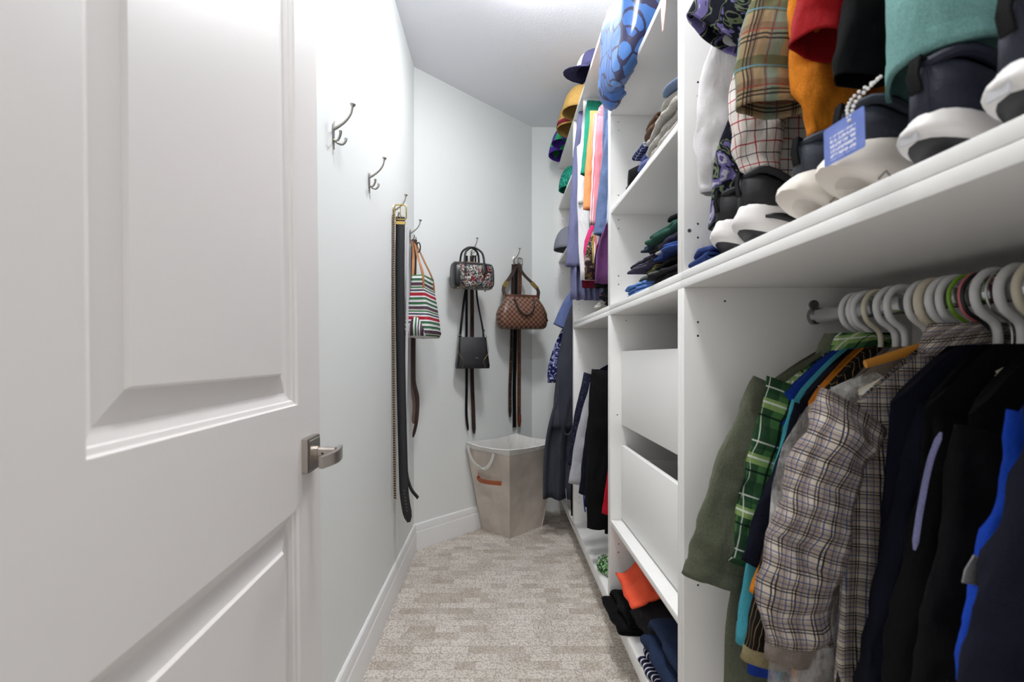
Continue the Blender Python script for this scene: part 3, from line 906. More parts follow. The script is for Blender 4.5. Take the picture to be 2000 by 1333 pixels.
# ------------------------------------------------------------------ hangers
m_hg_white = plain('white_plastic', (222, 222, 222), .35)
m_hg_ivory = plain('ivory_plastic', (222, 212, 190), .4)
m_hg_green = plain('green_plastic', (120, 170, 40), .35)
m_hg_pink = plain('pink_plastic', (206, 110, 116), .4)
m_hg_navy = plain('navy_plastic', (38, 40, 66), .4)
m_hg_black = plain('black_plastic', (26, 26, 28), .4)
m_hg_wood = plain('orange_wood', (206, 140, 52), .45, bump=(60, .2), var=.1)
m_hg_wire = plain('wire_steel', (180, 180, 178), .3, 1.0)
HP = {}
def hanger(y, z, mat, label, r=.0055, x=RX, tilt=0.0, big=1.0, group='hangers on the front rod', span=.135):
    key = (mat.name, r, span)
    if key not in HP:
        root = empty('clothes_hanger')
        hk = [(0, 0, -.088), (0, 0, -.062), (-.006, 0, -.046), (-.026, 0, -.030), (-.034, 0, -.010), (-.032, 0, .010), (-.018, 0, .0265), (.002, 0, .0285), (.019, 0, .020), (.0265, 0, .002)]
        mb = MB(); mb.tube(catmull(hk, 34), r, 12); mb.build('hook', mat, root)
        arm = [(-span, 0, -.092 - span*.48), (-span*.55, 0, -.092 - span*.26), (-span*.15, 0, -.094), (0, 0, -.087), (span*.15, 0, -.094), (span*.55, 0, -.092 - span*.26), (span, 0, -.092 - span*.48)]
        mb = MB(); mb.tube(catmull(arm, 26), r*1.05, 10); mb.build('shoulder_bar', mat, root)
        mb = MB(); mb.tube([(-span, 0, -.092 - span*.48), (-span*.96, 0, -.102 - span*.48), (span*.96, 0, -.102 - span*.48), (span, 0, -.092 - span*.48)], r*.8, 8); mb.build('trouser_bar', mat, root)
        HP[key] = root
    else:
        root = copy_tree(HP[key])
    root.location = (x, y, z); root.rotation_euler = (0, 0, R(tilt))
    tag(root, label, 'hanger', group)
    return root

# ------------------------------------------------------------------ garments on hangers
def garment(name, label, cat, y, mat, zn, sh=(.185, .075), hem=(.25, .45), sl=None, x=RX, thick=.018, fold=.010, nf=3.0, seed=0,
            neck=.065, collar=True, cmat=None, cuff=None, cuffmat=None, solid=.0022, group=None, rows=20, seg=36, backsl=True, hang=True, sleeve_y=-.010, rough=.006, hemcurve=0.0, sty=1.0, sly=None, wexp=.8):
    """shirt-like garment hanging in the plane across the rod. y: place along the rod; zn: height of the neck;
    sh: (reach toward the passage, drop) of the shoulder tip; hem: (reach, height); sl: sleeve centre line [(reach, height, half width)...]"""
    root = empty(name, (x, y, zn))
    tag(root, label, cat, group)
    L = hem[1] - zn
    rings = []; uvr = []
    for i in range(rows + 1):
        t = i / rows
        hw = lerp(sh[0], hem[0], sm(min(1, t*1.15))**wexp)
        rg = []; ur = []
        for j in range(seg):
            th = 2*PI*j/seg
            s = math.cos(th); q = math.sin(th)
            s = math.copysign(abs(s)**.8, s)
            a = abs(s); na = neck / sh[0]
            zt = 0.0 if a < na else -sh[1] * ((a - na) / (1 - na))**1.15
            z = lerp(zt, L + hemcurve*(1 - a*a), t)
            ramp = min(1, t*2.2 + .05)
            T = max(.007*min(1, (1 - a)*9), thick * (abs(q)**.7) * (.3 + .7*min(1, t*5))) if abs(q) > .02 else 0.0
            yy = math.copysign(T, q) + fold*ramp*math.sin(nf*PI*s + seed*1.7 + 1.6*t*math.sin(seed)) + fold*1.1*ramp*nz(s*2.2 + seed*3.1, t*3.0, seed) + fold*.9*ramp*(.35 - abs(nz(s*3.1 + seed*1.3 + t*1.5, t*2.2 - s, seed*.7)))
            xx = -s*(hw if s > 0 else min(hw, .208)) + .012*ramp*nz(t*3.5 + seed, s*1.2, 5.0 + seed)
            rg.append((xx, yy, z + .006*ramp*nz(s*4, seed, t*2)))
        rings.append(rg)
    mb = MB(); mb.loft(rings, True, True, False)
    for k, f in enumerate(mb.f):      # cloth coordinates in metres, straight on the body
        mb.uv[k] = tuple((mb.v[i][0] + .3*mb.v[i][1], mb.v[i][2]) for i in f)
    mb.build('body', mat, root, angle=80, solid=solid)
    if sl:
        for side in ((1, -1) if backsl else (1,)):
            P0 = [(-side * (p[0] if side > 0 else min(p[0], .19)), p[1] - zn, p[2]) for p in sl]
            N = 30
            cl = catmull([(p[0], 0, p[1]) for p in P0], N)
            hwv = [v.x for v in catmull([(p[2], 0, 0) for p in P0], N)]
            rings = []; arc = 0.0; uvs = []
            for i in range(N):
                tg = (cl[min(i+1, N-1)] - cl[max(i-1, 0)]).normalized()
                pr = Vector((tg.z, 0, -tg.x))
                if i: arc += (cl[i] - cl[i-1]).length
                ty = min(hwv[i]*.55, thick*1.35) * sty * (.55 + .45*min(1, i/4))
                if sly: ty = sly * (.5 + .5*min(1, i/5))
                rg = []
                for j in range(30):
                    th = 2*PI*j/30
                    c_, s_ = math.cos(th), math.sin(th)
                    w = 1 + (.06*nz(c_*1.3 + seed, s_*1.3 + side*4, arc*5) + .07*math.sin(3*th + seed*2.1 + arc*5)) * min(1, i/4)
                    d = cl[i] + pr*(c_*hwv[i]*w) + Vector((0, 1, 0))*(s_*ty*w + sleeve_y*min(1, i/5))
                    f_ = rough * (nz(d.x*16 + seed, d.z*16, seed*2.3) + .7*nz(d.x*34, d.z*34 + seed, s_*2) + 1.6*(.3 - abs(nz(d.x*9 + d.z*6 + seed, d.z*11 - d.x*5, s_*.8 + seed)))) * min(1, i/3)
                    d += Vector((0, 1, 0))*f_ + pr*(c_*f_*.15)
                    rg.append(tuple(d))
                rings.append(rg); uvs.append(arc)
            mb = MB(); mb.loft(rings, True)
            per = 2*PI*.85*sum(hwv)/N          # even cloth coordinates: round the sleeve, along the sleeve
            for k in range(len(mb.f)):
                i_, j_ = divmod(k, 30)
                mb.uv[k] = ((j_/30*per, uvs[i_]), ((j_+1)/30*per, uvs[i_]), ((j_+1)/30*per, uvs[i_+1]), (j_/30*per, uvs[i_+1]))
            so = mb.build('sleeve', mat, root, angle=80, solid=solid)
            if cuff:
                i0 = max(0, N - 1 - cuff)
                def grow(rg, c, k): return [tuple(c + (Vector(p) - c)*k) for p in rg]
                cents = [sum((Vector(p) for p in r_), Vector())/30 for r_ in rings]
                cr = [grow(rings[i0], cents[i0], 1.0)] + [grow(rings[i], cents[i], 1.035) for i in range(i0, N)]
                e = cents[-1] + (cents[-1] - cents[-2])*.15
                mb = MB(); mb.loft(cr, True); mb.build('cuff', cuffmat or mat, so, angle=70, solid=solid*1.4)
    if collar:
        cr = []
        for r_, h in ((1.0, -.006), (1.02, .022), (1.10, .030), (1.28, .018), (1.42, -.010)):
            cr.append([(neck*.92*r_*math.cos(2*PI*j/24), max(.016, thick)*r_*math.sin(2*PI*j/24)*1.15, h - .010*abs(math.cos(2*PI*j/24))*(r_ > 1.2)) for j in range(24)])
        mb = MB(); mb.loft(cr, True); mb.build('collar', cmat or mat, root, angle=70, solid=solid)
    return root
def at(px, py, Y):
    """world point at depth Y seen at a measured picture position (2000 x 1333 frame)"""
    return Vector(((px - 971.5) * Y / FPX, Y, 1.1 - (py - 697.5) * Y / FPX))
def SL(Y, pts, x=RX):
    out = []
    for px, py, hw in pts:
        p = at(px, py, Y); out.append((x - p.x, p.z, hw))
    return out

# ------------------------------------------------------------------ cloth colours
k_olive = cloth('olive_linen', (98, 102, 86), .12)
k_navy = cloth('navy_cloth', (15, 17, 31), .15)
k_black = cloth('black_cloth', (12, 12, 14), .15)
k_royal = cloth('royal_blue_cloth', (26, 58, 148), .08)
k_cobalt = cloth('cobalt_cloth', (20, 62, 168), .08)
k_teal = cloth('turquoise_cloth', (74, 164, 182), .06)
k_orange = cloth('orange_cloth', (214, 128, 34), .08)
k_white = cloth('white_cotton', (224, 222, 224), .03)
k_taupe = cloth('taupe_cloth', (138, 126, 118), .10)
k_red = cloth('dark_red_cloth', (146, 16, 22), .10)
k_fleece = cloth('sea_green_fleece', (112, 156, 152), .08, strength=.5)
k_greenplaid = plaid('green_plaid', (72, 116, 66), [
    (0, .105, .00, .042, (30, 60, 42), .75), (1, .105, .01, .042, (30, 60, 42), .65), (0, .105, .055, .020, (150, 178, 108), .8), (1, .105, .062, .020, (150, 178, 108), .75),
    (0, .105, .049, .004, (226, 230, 220), .8), (0, .105, .079, .004, (226, 230, 220), .7), (1, .105, .056, .004, (226, 230, 220), .8), (1, .105, .086, .003, (226, 230, 220), .7),
    (0, .105, .018, .004, (14, 28, 26), .9), (1, .105, .030, .004, (14, 28, 26), .9)])
k_tanplaid = plaid('blue_tan_check', (206, 194, 180), [
    (0, 0.0272, 0.0000, 0.0118, (138, 120, 106), .6), (1, 0.0272, 0.0000, 0.0118, (138, 120, 106), .55),
    (0, 0.0272, 0.0130, 0.0017, (22, 22, 30), .95), (0, 0.0272, 0.0169, 0.0017, (22, 22, 30), .95), (1, 0.0272, 0.0130, 0.0017, (22, 22, 30), .95), (1, 0.0272, 0.0169, 0.0017, (22, 22, 30), .95),
    (0, 0.0272, 0.0035, 0.0018, (48, 66, 116), .8), (0, 0.0272, 0.0231, 0.0014, (48, 66, 116), .7), (1, 0.0272, 0.0035, 0.0018, (48, 66, 116), .8), (1, 0.0272, 0.0231, 0.0014, (48, 66, 116), .7)])
k_redcheck = plaid('red_navy_windowpane', (226, 220, 214), [
    (0, .040, .0, .0022, (172, 30, 40), .95), (1, .040, .0, .0022, (172, 30, 40), .95), (0, .040, .020, .0020, (30, 32, 52), .9), (1, .040, .020, .0020, (30, 32, 52), .9)])
k_tartan = plaid('cream_green_tartan', (156, 136, 104), [
    (0, .088, .0, .024, (116, 140, 126), .85), (1, .088, .0, .020, (92, 98, 68), .85), (0, .088, .046, .014, (86, 60, 52), .5), (1, .088, .050, .012, (108, 66, 58), .45),
    (0, .088, .028, .003, (38, 30, 34), .9), (0, .088, .035, .003, (38, 30, 34), .9), (0, .088, .042, .002, (38, 30, 34), .9), (1, .088, .026, .003, (38, 30, 34), .9), (1, .088, .033, .003, (38, 30, 34), .9), (1, .088, .040, .002, (150, 46, 44), .8),
    (0, .088, .070, .003, (130, 44, 44), .7), (1, .088, .074, .003, (96, 140, 158), .8)])
k_leaf = print_cloth('black_tan_leaf_print', [(0, (24, 22, 22)), (.50, (184, 150, 98)), (.60, (24, 22, 22))], 14.0, 'waves', uv=True)
k_hawaii = print_cloth('navy_floral_print', [(0, (22, 24, 38)), (.43, (112, 126, 98)), (.475, (24, 26, 40)), (.53, (120, 112, 168)), (.60, (196, 194, 206)), (.66, (92, 84, 140))], 15.0, 'noise')
k_chambray = cloth('chambray_cloth', (118, 136, 168), .12)

# ------------------------------------------------------------------ lower front bay: shirts on the chrome rod
ZN = ROD1 - .078
FG = 'shirts on the front chrome rod'
def g(name, label, y, mat, **k):
    d = dict(zn=ZN, thick=.011, fold=.007, group=FG); d.update(k)
    return garment(name, label, 'shirt', y, mat, **d)
g('shirt', 'olive grey short sleeved shirt at the far end of the front rod', .988, k_olive, sh=(.19, .08), hem=(.275, .34), seed=1, thick=.014,
  sl=SL(.988, [(1540, 770, .08), (1478, 890, .076), (1420, 1040, .072), (1392, 1135, .068)]), rough=.009, cuff=3)
g('shirt', 'green plaid short sleeved shirt next to the olive shirt', .966, k_greenplaid, sh=(.175, .085), hem=(.19, .40), seed=2, neck=.055,
  sl=SL(.966, [(1575, 765, .085), (1530, 880, .074), (1490, 1020, .062), (1468, 1105, .052)]), rough=.009, cuff=1)
g('shirt', 'royal blue shirt tucked behind the plastic covered garment', .951, k_royal, sh=(.175, .095), hem=(.18, .45), seed=3,
  sl=SL(.951, [(1590, 780, .06), (1562, 890, .048), (1530, 1090, .045), (1490, 1315, .032)]), collar=False)
g('shirt', 'turquoise long sleeved shirt beside the royal blue one', .929, k_teal, sh=(.165, .10), hem=(.20, .46), seed=4,
  sl=SL(.929, [(1600, 800, .055), (1552, 930, .048), (1500, 1090, .046), (1466, 1255, .033)]), collar=False, cuff=2)
g('t_shirt', 'dark navy t-shirt with its sleeve below the turquoise shoulder', .910, k_navy, sh=(.165, .10), hem=(.20, .42), seed=5,
  sl=SL(.910, [(1610, 810, .06), (1560, 930, .055), (1515, 1040, .052), (1488, 1108, .046)]), collar=False)
g('t_shirt', 'orange t-shirt showing only a sleeve edge under the navy one', .892, k_orange, sh=(.16, .10), hem=(.19, .46), seed=6,
  sl=SL(.892, [(1650, 820, .05), (1605, 960, .045), (1520, 1100, .035), (1486, 1165, .026)]), collar=False)
g('shirt', 'black shirt with tan leaf print hanging low behind the checked sleeve', .872, k_leaf, sh=(.16, .10), hem=(.19, .40), seed=7,
  sl=SL(.872, [(1620, 830, .055), (1565, 980, .05), (1515, 1160, .045), (1484, 1292, .038)]), collar=False, cuff=2, cuffmat=cloth('khaki_cuff', (150, 138, 104)))
g('shirt', 'taupe shirt inside the clear dry cleaning bag', .826, k_taupe, sh=(.16, .10), hem=(.20, .40), seed=8,
  sl=SL(.826, [(1640, 820, .05), (1585, 960, .045), (1560, 1120, .045), (1540, 1290, .04)]), collar=False)
def clear_bag():
    t = NT('clear_plastic_film')
    out = t.t.nodes['Material Output']
    tr = t.n('ShaderNodeBsdfTransparent')
    tr.inputs[0].default_value = (.93, .93, .93, 1)
    t.b.inputs['Base Color'].default_value = (.72, .71, .70, 1); t.b.inputs['Roughness'].default_value = .12
    ob = t.uv()[3]
    mpv = t.n('ShaderNodeMapping', Vector=ob); mpv.inputs['Scale'].default_value = (1, 1, .4)
    f = t.ramp(t.noise(mpv.outputs[0], 30.0, 4.0, .65), [(.40, (.16, .16, .16, 1)), (.66, (.80, .80, .80, 1))])
    t.bump(t.noise(ob, 26.0, 4.0), .9, .012)
    mx = t.n('ShaderNodeMixShader', i0=f)
    t.t.links.new(tr.outputs[0], mx.inputs[1]); t.t.links.new(t.b.outputs[0], mx.inputs[2])
    t.t.links.new(mx.outputs[0], out.inputs['Surface'])
    Y = .820
    root = empty('garment_bag', (RX, Y, ZN))
    tag(root, 'clear plastic dry cleaning bag over the taupe shirt', 'bag')
    edge = [(1690, 735), (1625, 758), (1572, 796), (1530, 872), (1508, 950), (1505, 1040), (1512, 1150), (1504, 1240), (1502, 1330), (1500, 1400)]
    rings = []
    for i, (a, b) in enumerate(edge):
        p = at(a, b, Y); rc = RX - p.x
        ring = []
        for j in range(40):
            th = 2*PI*j/40
            s, q = math.cos(th), math.sin(th)
            w = 1 + .05*nz(s*3, i*.7, 2)
            ring.append((-s*rc*w if s > 0 else -s*min(rc, .19), q*.021*(1 + .35*nz(s*7, i*.8, 9)) + .006*nz(s*5, i*.5, 4), p.z - ZN + .012*nz(s*6, i, 1)))
        rings.append(ring)
    mb = MB(); mb.loft(rings, True); mb.build('plastic_film', t.m, root, angle=60)
clear_bag()
g('shirt', 'large cream shirt checked in black and blue in front of the plastic bag', .752, k_tanplaid, sh=(.185, .105), hem=(.205, .33), seed=9, thick=.020, fold=.012, zn=ZN+.004, neck=.06,
  sl=SL(.752, [(1668, 800, .060), (1610, 890, .050), (1566, 1030, .052), (1540, 1140, .054), (1543, 1235, .046)]), rough=.013, sleeve_y=-.022, nf=4.0, sty=1.2, rows=26)
g('sweater', 'heavy navy sweater hanging next to the checked shirt', .706, k_navy, sh=(.16, .085), hem=(.20, .25), seed=10, thick=.020,
  sl=SL(.706, [(1868, 800, .062), (1822, 920, .056), (1782, 1090, .056), (1742, 1250, .052), (1715, 1400, .045)]), sleeve_y=-.016, rough=.010, collar=False)
jz = g('jersey', 'black jersey with a lavender highlight painted along its sleeve', .662, k_black, sh=(.15, .09), hem=(.19, .25), seed=11, thick=.016,
  sl=SL(.662, [(1900, 830, .06), (1868, 940, .05), (1830, 1090, .05), (1790, 1260, .048), (1765, 1420, .04)]), collar=False, sleeve_y=-.012)
mb = MB(); o_ = Vector((RX, .662, ZN))
mb.tube(catmull([at(1838, 845, .632) - o_, at(1816, 905, .632) - o_, at(1797, 1000, .632) - o_, at(1786, 1075, .632) - o_], 14), [.002] + [.0048]*12 + [.002], 8, ell=(1, .5), up=(0, 1, 0))
mb.build('sleeve_highlight', cloth('lavender_highlight', (128, 128, 168)), jz)  # lavender strip paints the highlight on the sleeve edge
g('jacket', 'plain black jacket between the jersey and the bright blue jacket', .600, k_black, sh=(.15, .09), hem=(.20, .25), seed=12, thick=.018,
  sl=SL(.600, [(1960, 850, .06), (1930, 980, .055), (1890, 1160, .055), (1850, 1350, .05)]), collar=False, sleeve_y=-.012)
bj = g('jacket', 'bright blue jacket near the right edge of the front rod', .520, k_cobalt, sh=(.175, .08), hem=(.20, .25), seed=13, thick=.014,
  sl=SL(.520, [(2055, 830, .05), (2010, 960, .040), (1968, 1080, .036), (1935, 1190, .034), (1915, 1330, .03)]), collar=False)
mb = MB(); o_ = Vector((RX, .520, ZN))
mb.ribbon([at(1911, 1088, .4925) - o_, at(1901, 1118, .4925) - o_, at(1896, 1142, .4925) - o_], (1, 0, 0), [.010, .018, .018], .002)
mb.build('grey_patch', cloth('grey_patch_cloth', (140, 138, 140)), bj)
g('coat', 'dark navy coat nearest the camera on the front rod', .462, k_navy, sh=(.16, .085), hem=(.22, .25), seed=14, thick=.018,
  sl=SL(.462, [(2110, 830, .055), (2065, 960, .046), (2010, 1150, .046), (1960, 1330, .045), (1935, 1450, .04)]), collar=False, rough=.009)

FH = [(.985, m_hg_white, 'white plastic hanger at the far end of the front rod', .0055, 0), (.966, m_hg_white, 'white plastic hanger of the green plaid shirt', .0050, 3), (.951, m_hg_white, 'white plastic hanger third from the rod socket', .0055, -2),
      (.927, m_hg_ivory, 'ivory plastic hanger fourth from the rod socket', .0045, 4), (.892, m_hg_white, 'white plastic hanger, left of the close pair on the front rod', .0058, -4), (.871, m_hg_white, 'white plastic hanger, right of the close pair on the front rod', .0058, 2),
      (.826, m_hg_white, 'white plastic hanger behind the wide ivory hanger', .0056, 0), (.808, m_hg_ivory, 'wide ivory hanger with a thick hook above the checked shirt', .0072, 5), (.783, m_hg_white, 'white plastic hanger of the checked shirt', .0060, -3), (.768, m_hg_white, 'white plastic hanger just before the green hook', .0055, 2),
      (.747, m_hg_green, 'thin hanger with a lime green hook', .0028, -6), (.735, m_hg_pink, 'thin hanger with a pink hook', .0028, 4), (.724, m_hg_black, 'thin hanger with a black hook beside the pink one', .0028, -8),
      (.710, m_hg_white, 'white plastic hanger of the heavy navy sweater', .0060, 0), (.690, m_hg_wire, 'thin wire hanger among the white ones', .0018, -5), (.677, m_hg_white, 'thick white hanger right of the wire hanger', .0062, 2), (.655, m_hg_ivory, 'ivory hanger nearest the right edge of the picture', .0055, 4),
      (.604, m_hg_white, 'white plastic hanger of the black jacket, mostly beyond the frame', .0055, 0), (.524, m_hg_white, 'white plastic hanger of the bright blue jacket', .0055, 0), (.466, m_hg_white, 'white plastic hanger of the coat nearest the camera', .0055, 0)]
for y, m_, lab, r_, tl in FH:
    hanger(y, ROD1 + .002, m_, lab, r_, tilt=tl, span=.135 if y > .755 else .06)
# orange wooden bar and ivory bar showing between the shoulders
mb = MB(); a, b = at(1690, 712, .79), at(1905, 662, .79)
mb.tube([a, a.lerp(b, .5) + Vector((0, 0, .006)), b], [.007, .0085, .007], 10, ell=(1, .6), up=(0, 0, 1))
tag(mb.build('wooden_hanger_bar', m_hg_wood), 'orange wooden hanger bar lying over the checked shirt shoulder', 'hanger')
mb = MB(); a, b = at(1583, 745, .955), at(1690, 705, .955)
mb.tube([a, b], [.006, .006], 8, ell=(1.2, .6), up=(0, 0, 1))
tag(mb.build('trouser_hanger_bar', m_hg_ivory), 'ivory clip hanger bar on the shoulder of the green plaid shirt', 'hanger')

# ------------------------------------------------------------------ upper front bay: sleeves hanging above the sneakers
ZU = ROD1U - .078
UG = 'garments on the rod above the sneakers'
def gu(name, label, y, mat, cat='shirt', **k):
    d = dict(zn=ZU, thick=.015, fold=.008, group=UG, seg=32, rows=16); d.update(k)
    return garment(name, label, cat, y, mat, **d)
gu('shirt', 'white long sleeved shirt at the far end above the sneakers', 1.035, k_white, sh=(.19, .08), hem=(.225, 1.36), seed=21,
   sl=SL(1.035, [(1510, 20, .07), (1430, 130, .055), (1394, 270, .040), (1392, 380, .026)]), rough=.008)
gu('shirt', 'navy floral short sleeved shirt with purple blooms', 1.000, k_hawaii, sh=(.19, .08), hem=(.292, 1.365), seed=22, hemcurve=-.02,
   sl=SL(1.000, [(1490, -40, .085), (1435, 20, .080), (1393, 78, .072)]), rough=.006)
gu('shirt', 'white shirt with a red and navy windowpane check', .930, k_redcheck, sh=(.18, .08), hem=(.20, 1.42), seed=23,
   sl=SL(.930, [(1560, -20, .075), (1500, 110, .062), (1475, 230, .05), (1480, 345, .036)]), rough=.010)
gu('shirt', 'cream and green tartan flannel shirt with an open cuff', .855, k_tartan, sh=(.18, .08), hem=(.15, 1.50), seed=24,
   sl=SL(.855, [(1570, -40, .075), (1525, 60, .066), (1502, 150, .060), (1496, 225, .056)]), rough=.007, sty=1.5, sleeve_y=-.02)
gu('jacket', 'orange jacket with gathered sleeves', .790, k_orange, cat='jacket', sh=(.18, .08), hem=(.13, 1.46), seed=25,
   sl=SL(.790, [(1640, -40, .08), (1615, 90, .065), (1612, 190, .055), (1622, 262, .042)]), rough=.010, sty=1.4)
gu('jacket', 'dark red jacket sleeve hanging over the orange jacket', .735, k_red, cat='jacket', sh=(.18, .08), hem=(.12, 1.50), seed=26,
   sl=SL(.735, [(1660, -60, .075), (1628, 20, .068), (1612, 105, .062)]), rough=.007, sty=1.7, sleeve_y=-.014)
gu('jacket', 'sea green fleece jacket hanging above the tagged sneakers', .540, k_fleece, cat='jacket', sh=(.19, .08), hem=(.10, 1.50), seed=27, sly=.064,
   sl=[(.12, 1.80, .07), (.20, 1.62, .062), (.228, 1.50, .055), (.234, 1.418, .050)], rough=.006, sleeve_y=0, cuff=3)
gu('coat', 'added black coat shape filling the shadow beside the sea green fleece', .680, k_black, cat='coat', sh=(.16, .08), hem=(.12, 1.40), seed=28, collar=False, sl=SL(.680, [(1735, -60, .050), (1700, 40, .046), (1680, 120, .040), (1672, 165, .036)]))  # black sleeve stands in for the deep shadow between neighbouring sleeves
gu('coat', 'black coat between the tartan shirt and the orange jacket', .825, k_black, cat='coat', sh=(.14, .08), hem=(.14, 1.42), seed=29, collar=False)
gu('coat', 'dark navy coat nearest the camera above the sneakers', .420, k_navy, cat='coat', sh=(.16, .08), hem=(.06, 1.46), seed=30, collar=False)
for y, m_, lab in ((1.035, m_hg_white, 'white hanger of the white long sleeved shirt'), (1.0, m_hg_white, 'white hanger of the navy floral shirt'), (.93, m_hg_white, 'white hanger of the windowpane shirt'), (.855, m_hg_white, 'white hanger of the tartan shirt'),
                   (.79, m_hg_white, 'white hanger of the orange jacket'), (.735, m_hg_white, 'white hanger of the dark red jacket'), (.540, m_hg_white, 'white hanger of the sea green fleece'), (.68, m_hg_black, 'black hanger behind the sea green fleece'), (.825, m_hg_black, 'black hanger between tartan shirt and orange jacket'), (.42, m_hg_black, 'black hanger nearest the camera on the high rod')):
    hanger(y, ROD1U + .002, m_, lab, .0055, group='hangers on the high front rod')

# ------------------------------------------------------------------ sneakers on the middle shelf (heels toward the passage)
ZS = ZM + G + T_ + .0004
def sneaker(label, x, y, up, mid, out, rz=0, L=.285, sole=.034, bulge=0.0, heel=.105, wid=.080, kind='flat', accent=None, o_t=.010):
    """local: +x from heel to toe, y across, z up from the shelf"""
    root = empty('sneaker', (x, y, ZS), (0, 0, R(rz)))
    tag(root, label, 'shoe', 'sneakers on the middle shelf')
    def wx(s):   # half width along the length
        base = wid/2 * (.80 + .10*math.sin(PI*min(1, s*1.2)) + .22*math.exp(-((s-.68)/.20)**2))
        e = math.sqrt(max(0, 1 - (1 - min(1, s/.13))**2)) if s < .13 else 1
        e2 = math.sqrt(max(0, 1 - (max(0, s - .78)/.22)**2))
        return max(.0015, base * e * e2)
    hb = .016 if kind == 'flat' else .030
    def lift(s): return .022*max(0, (s-.70)/.30)**2 + hb*max(0, (.17-s)/.17)**2
    def st(s): return sole * (1.02 - .30*sm((s-.25)/.6)) + (.014 if kind == 'flat' else .004)*sm((.20-s)/.2)
    ss = [0.0] + [(i/20)**1.5 for i in range(1, 20)] + [1.0]
    loop = [(q, -1) for q in ss] + [(q, 1) for q in ss[-2:0:-1]]
    def lev(k, push, zf):
        out_ = []
        for q, sg in loop:
            hw_ = math.exp(-(q/.16)**2)
            out_.append((L*(.5 + (q - .5)*(1 + (k-1)*.35)) - push*hw_, sg*wx(q)*k, zf(q)))
        return out_
    B = bulge
    mb = MB(); mb.loft([lev(.88, -.008, lambda q: lift(q)), lev(.95, -.002, lambda q: lift(q)*.96 + o_t*.5), lev(.985, .002, lambda q: lift(q)*.8 + o_t)], True, True, True); mb.build('outsole', out, root, angle=50)
    def zm(f): return lambda q: lerp(lift(q)*.8 + o_t*.9, st(q), f)
    mb = MB(); mb.loft([lev(.98, .000, zm(0)), lev(1.05 + B*4, .006 + B*.3, zm(.14)), lev(1.08 + B*7, .008 + B*.5, zm(.32)), lev(1.06 + B*7, .006 + B*.5, zm(.55)), lev(1.0 + B*4, .002 + B*.3, zm(.8)), lev(.97, .001, zm(.96)), lev(.90, -.004, zm(1.0))], True, False, True)
    mids = mb.build('midsole', mid, root, angle=60)
    # upper
    def top(s):
        if s < .10: return lerp(heel*.93, heel, sm(s/.10))
        if s < .34: return lerp(heel, heel*.80, sm((s-.10)/.24))
        if s < .55: return lerp(heel*.80, heel*.90, sm((s-.34)/.12)) if s < .46 else lerp(heel*.90, heel*.66, sm((s-.46)/.2))
        return lerp(heel*.78, .050, sm((s-.55)/.42))
    rings = []
    for s in [.012] + [i/24 for i in range(1, 24)] + [.985]:
        w = wx(s) * (.97 if s > .06 else 1.0); zb = st(s) - .003; zt = top(s) + (.0)
        lean = .90 if s < .4 else 1.0
        ring = []
        for j in range(15):
            a = PI * j/14
            c_, s_ = math.cos(a), math.sin(a)
            pz = s_**.62 if s > .42 else s_**.40
            ring.append((L*s - (.006 if s < .05 else 0)*s_*0 + .010*(s < .08)*s_*0, -w*lean*math.copysign(abs(c_)**.75, c_)*(1 - .28*s_*(s < .42)), zb + (zt - zb)*pz))
        rings.append(ring)
    mb = MB(); mb.loft(rings, False); 
    r0 = rings[0]; mb.add(r0, [tuple(range(len(r0)))[::-1]])
    upo = mb.build('upper', up, root, angle=60, solid=.002)
    # padded collar ring and black sheet painting the shade in the shoe's hollow
    col = []
    for i in range(20):
        a = 2*PI*i/20
        s = .185 + .155*math.cos(a); s = max(.03, s)
        col.append((L*s, math.sin(a)*wx(.2)*.66, top(s) + .002))
    col += [col[0], col[1]]
    mb = MB(); mb.tube(col, .0065, 8, caps=False); mb.build('ankle_collar', up, upo)
    mb = MB(); mb.add([(p[0], p[1]*.9, p[2] + .0015) for p in col[:20]], [tuple(range(20))]); mb.build('opening', m_hg_black, upo)
    if accent == 'swoosh':
        r_ = []
        for i in range(9):
            s = lerp(.10, .46, i/8)
            h = .0085*math.sin(PI*min(1, i/8*.9 + .12))
            zc = st(s)*.62 + o_t*.2 + .004*math.sin(i)
            r_.append([(L*s, -wx(s)*(1.075 + bulge*7) - .0012, zc - h), (L*s, -wx(s)*(1.075 + bulge*7) - .0012, zc + h*.6)])
        mb = MB(); mb.loft(r_, False); mb.build('sole_inlay', out, mids, solid=.002)
    if accent == 'grooves':
        for s, dz in ((.10, .25), (.22, .18), (.36, .2), (.50, .22)):
            mb = MB(); w = wx(s)*(1.07 + bulge*7)
            mb.tube([(L*(s-.03), -w - .001, sole*dz), (L*s, -w - .0015, sole*(dz+.14)), (L*(s+.035), -w - .001, sole*(dz-.03))], .0013, 5); mb.build('sole_groove', plain('groove_grey', (150, 144, 138), .7), mids)
    if accent == 'label':
        mb = MB(); mb.box(-.0095, -.0065, -wid*.13, wid*.13, sole*.62, sole*.92)
        mb.build('heel_label', plain('pale_label', (196, 196, 200), .5), mids)
    mb = MB(); mb.ribbon([(.000, 0, heel*.70), (-.004, 0, heel*.86), (-.001, 0, heel*1.03), (.008, 0, heel*.98)], (0, 1, 0), .014, .003); mb.build('heel_tab', k_black, upo)
    mb = MB()
    for i in range(5):
        s = .42 + i*.05; mb2 = MB(); w = wx(s)*.42
        mb2.tube([(L*s, -w, top(s)*.98), (L*s + .004, 0, top(s) + .005), (L*s, w, top(s)*.98)], .0028, 6); mb2.build('lace', k_black, upo)
    return root
s_blk = plain('black_knit', (26, 26, 30), .7, bump=(600, .5))
s_nvy = plain('navy_mesh', (26, 30, 50), .7, bump=(600, .5))
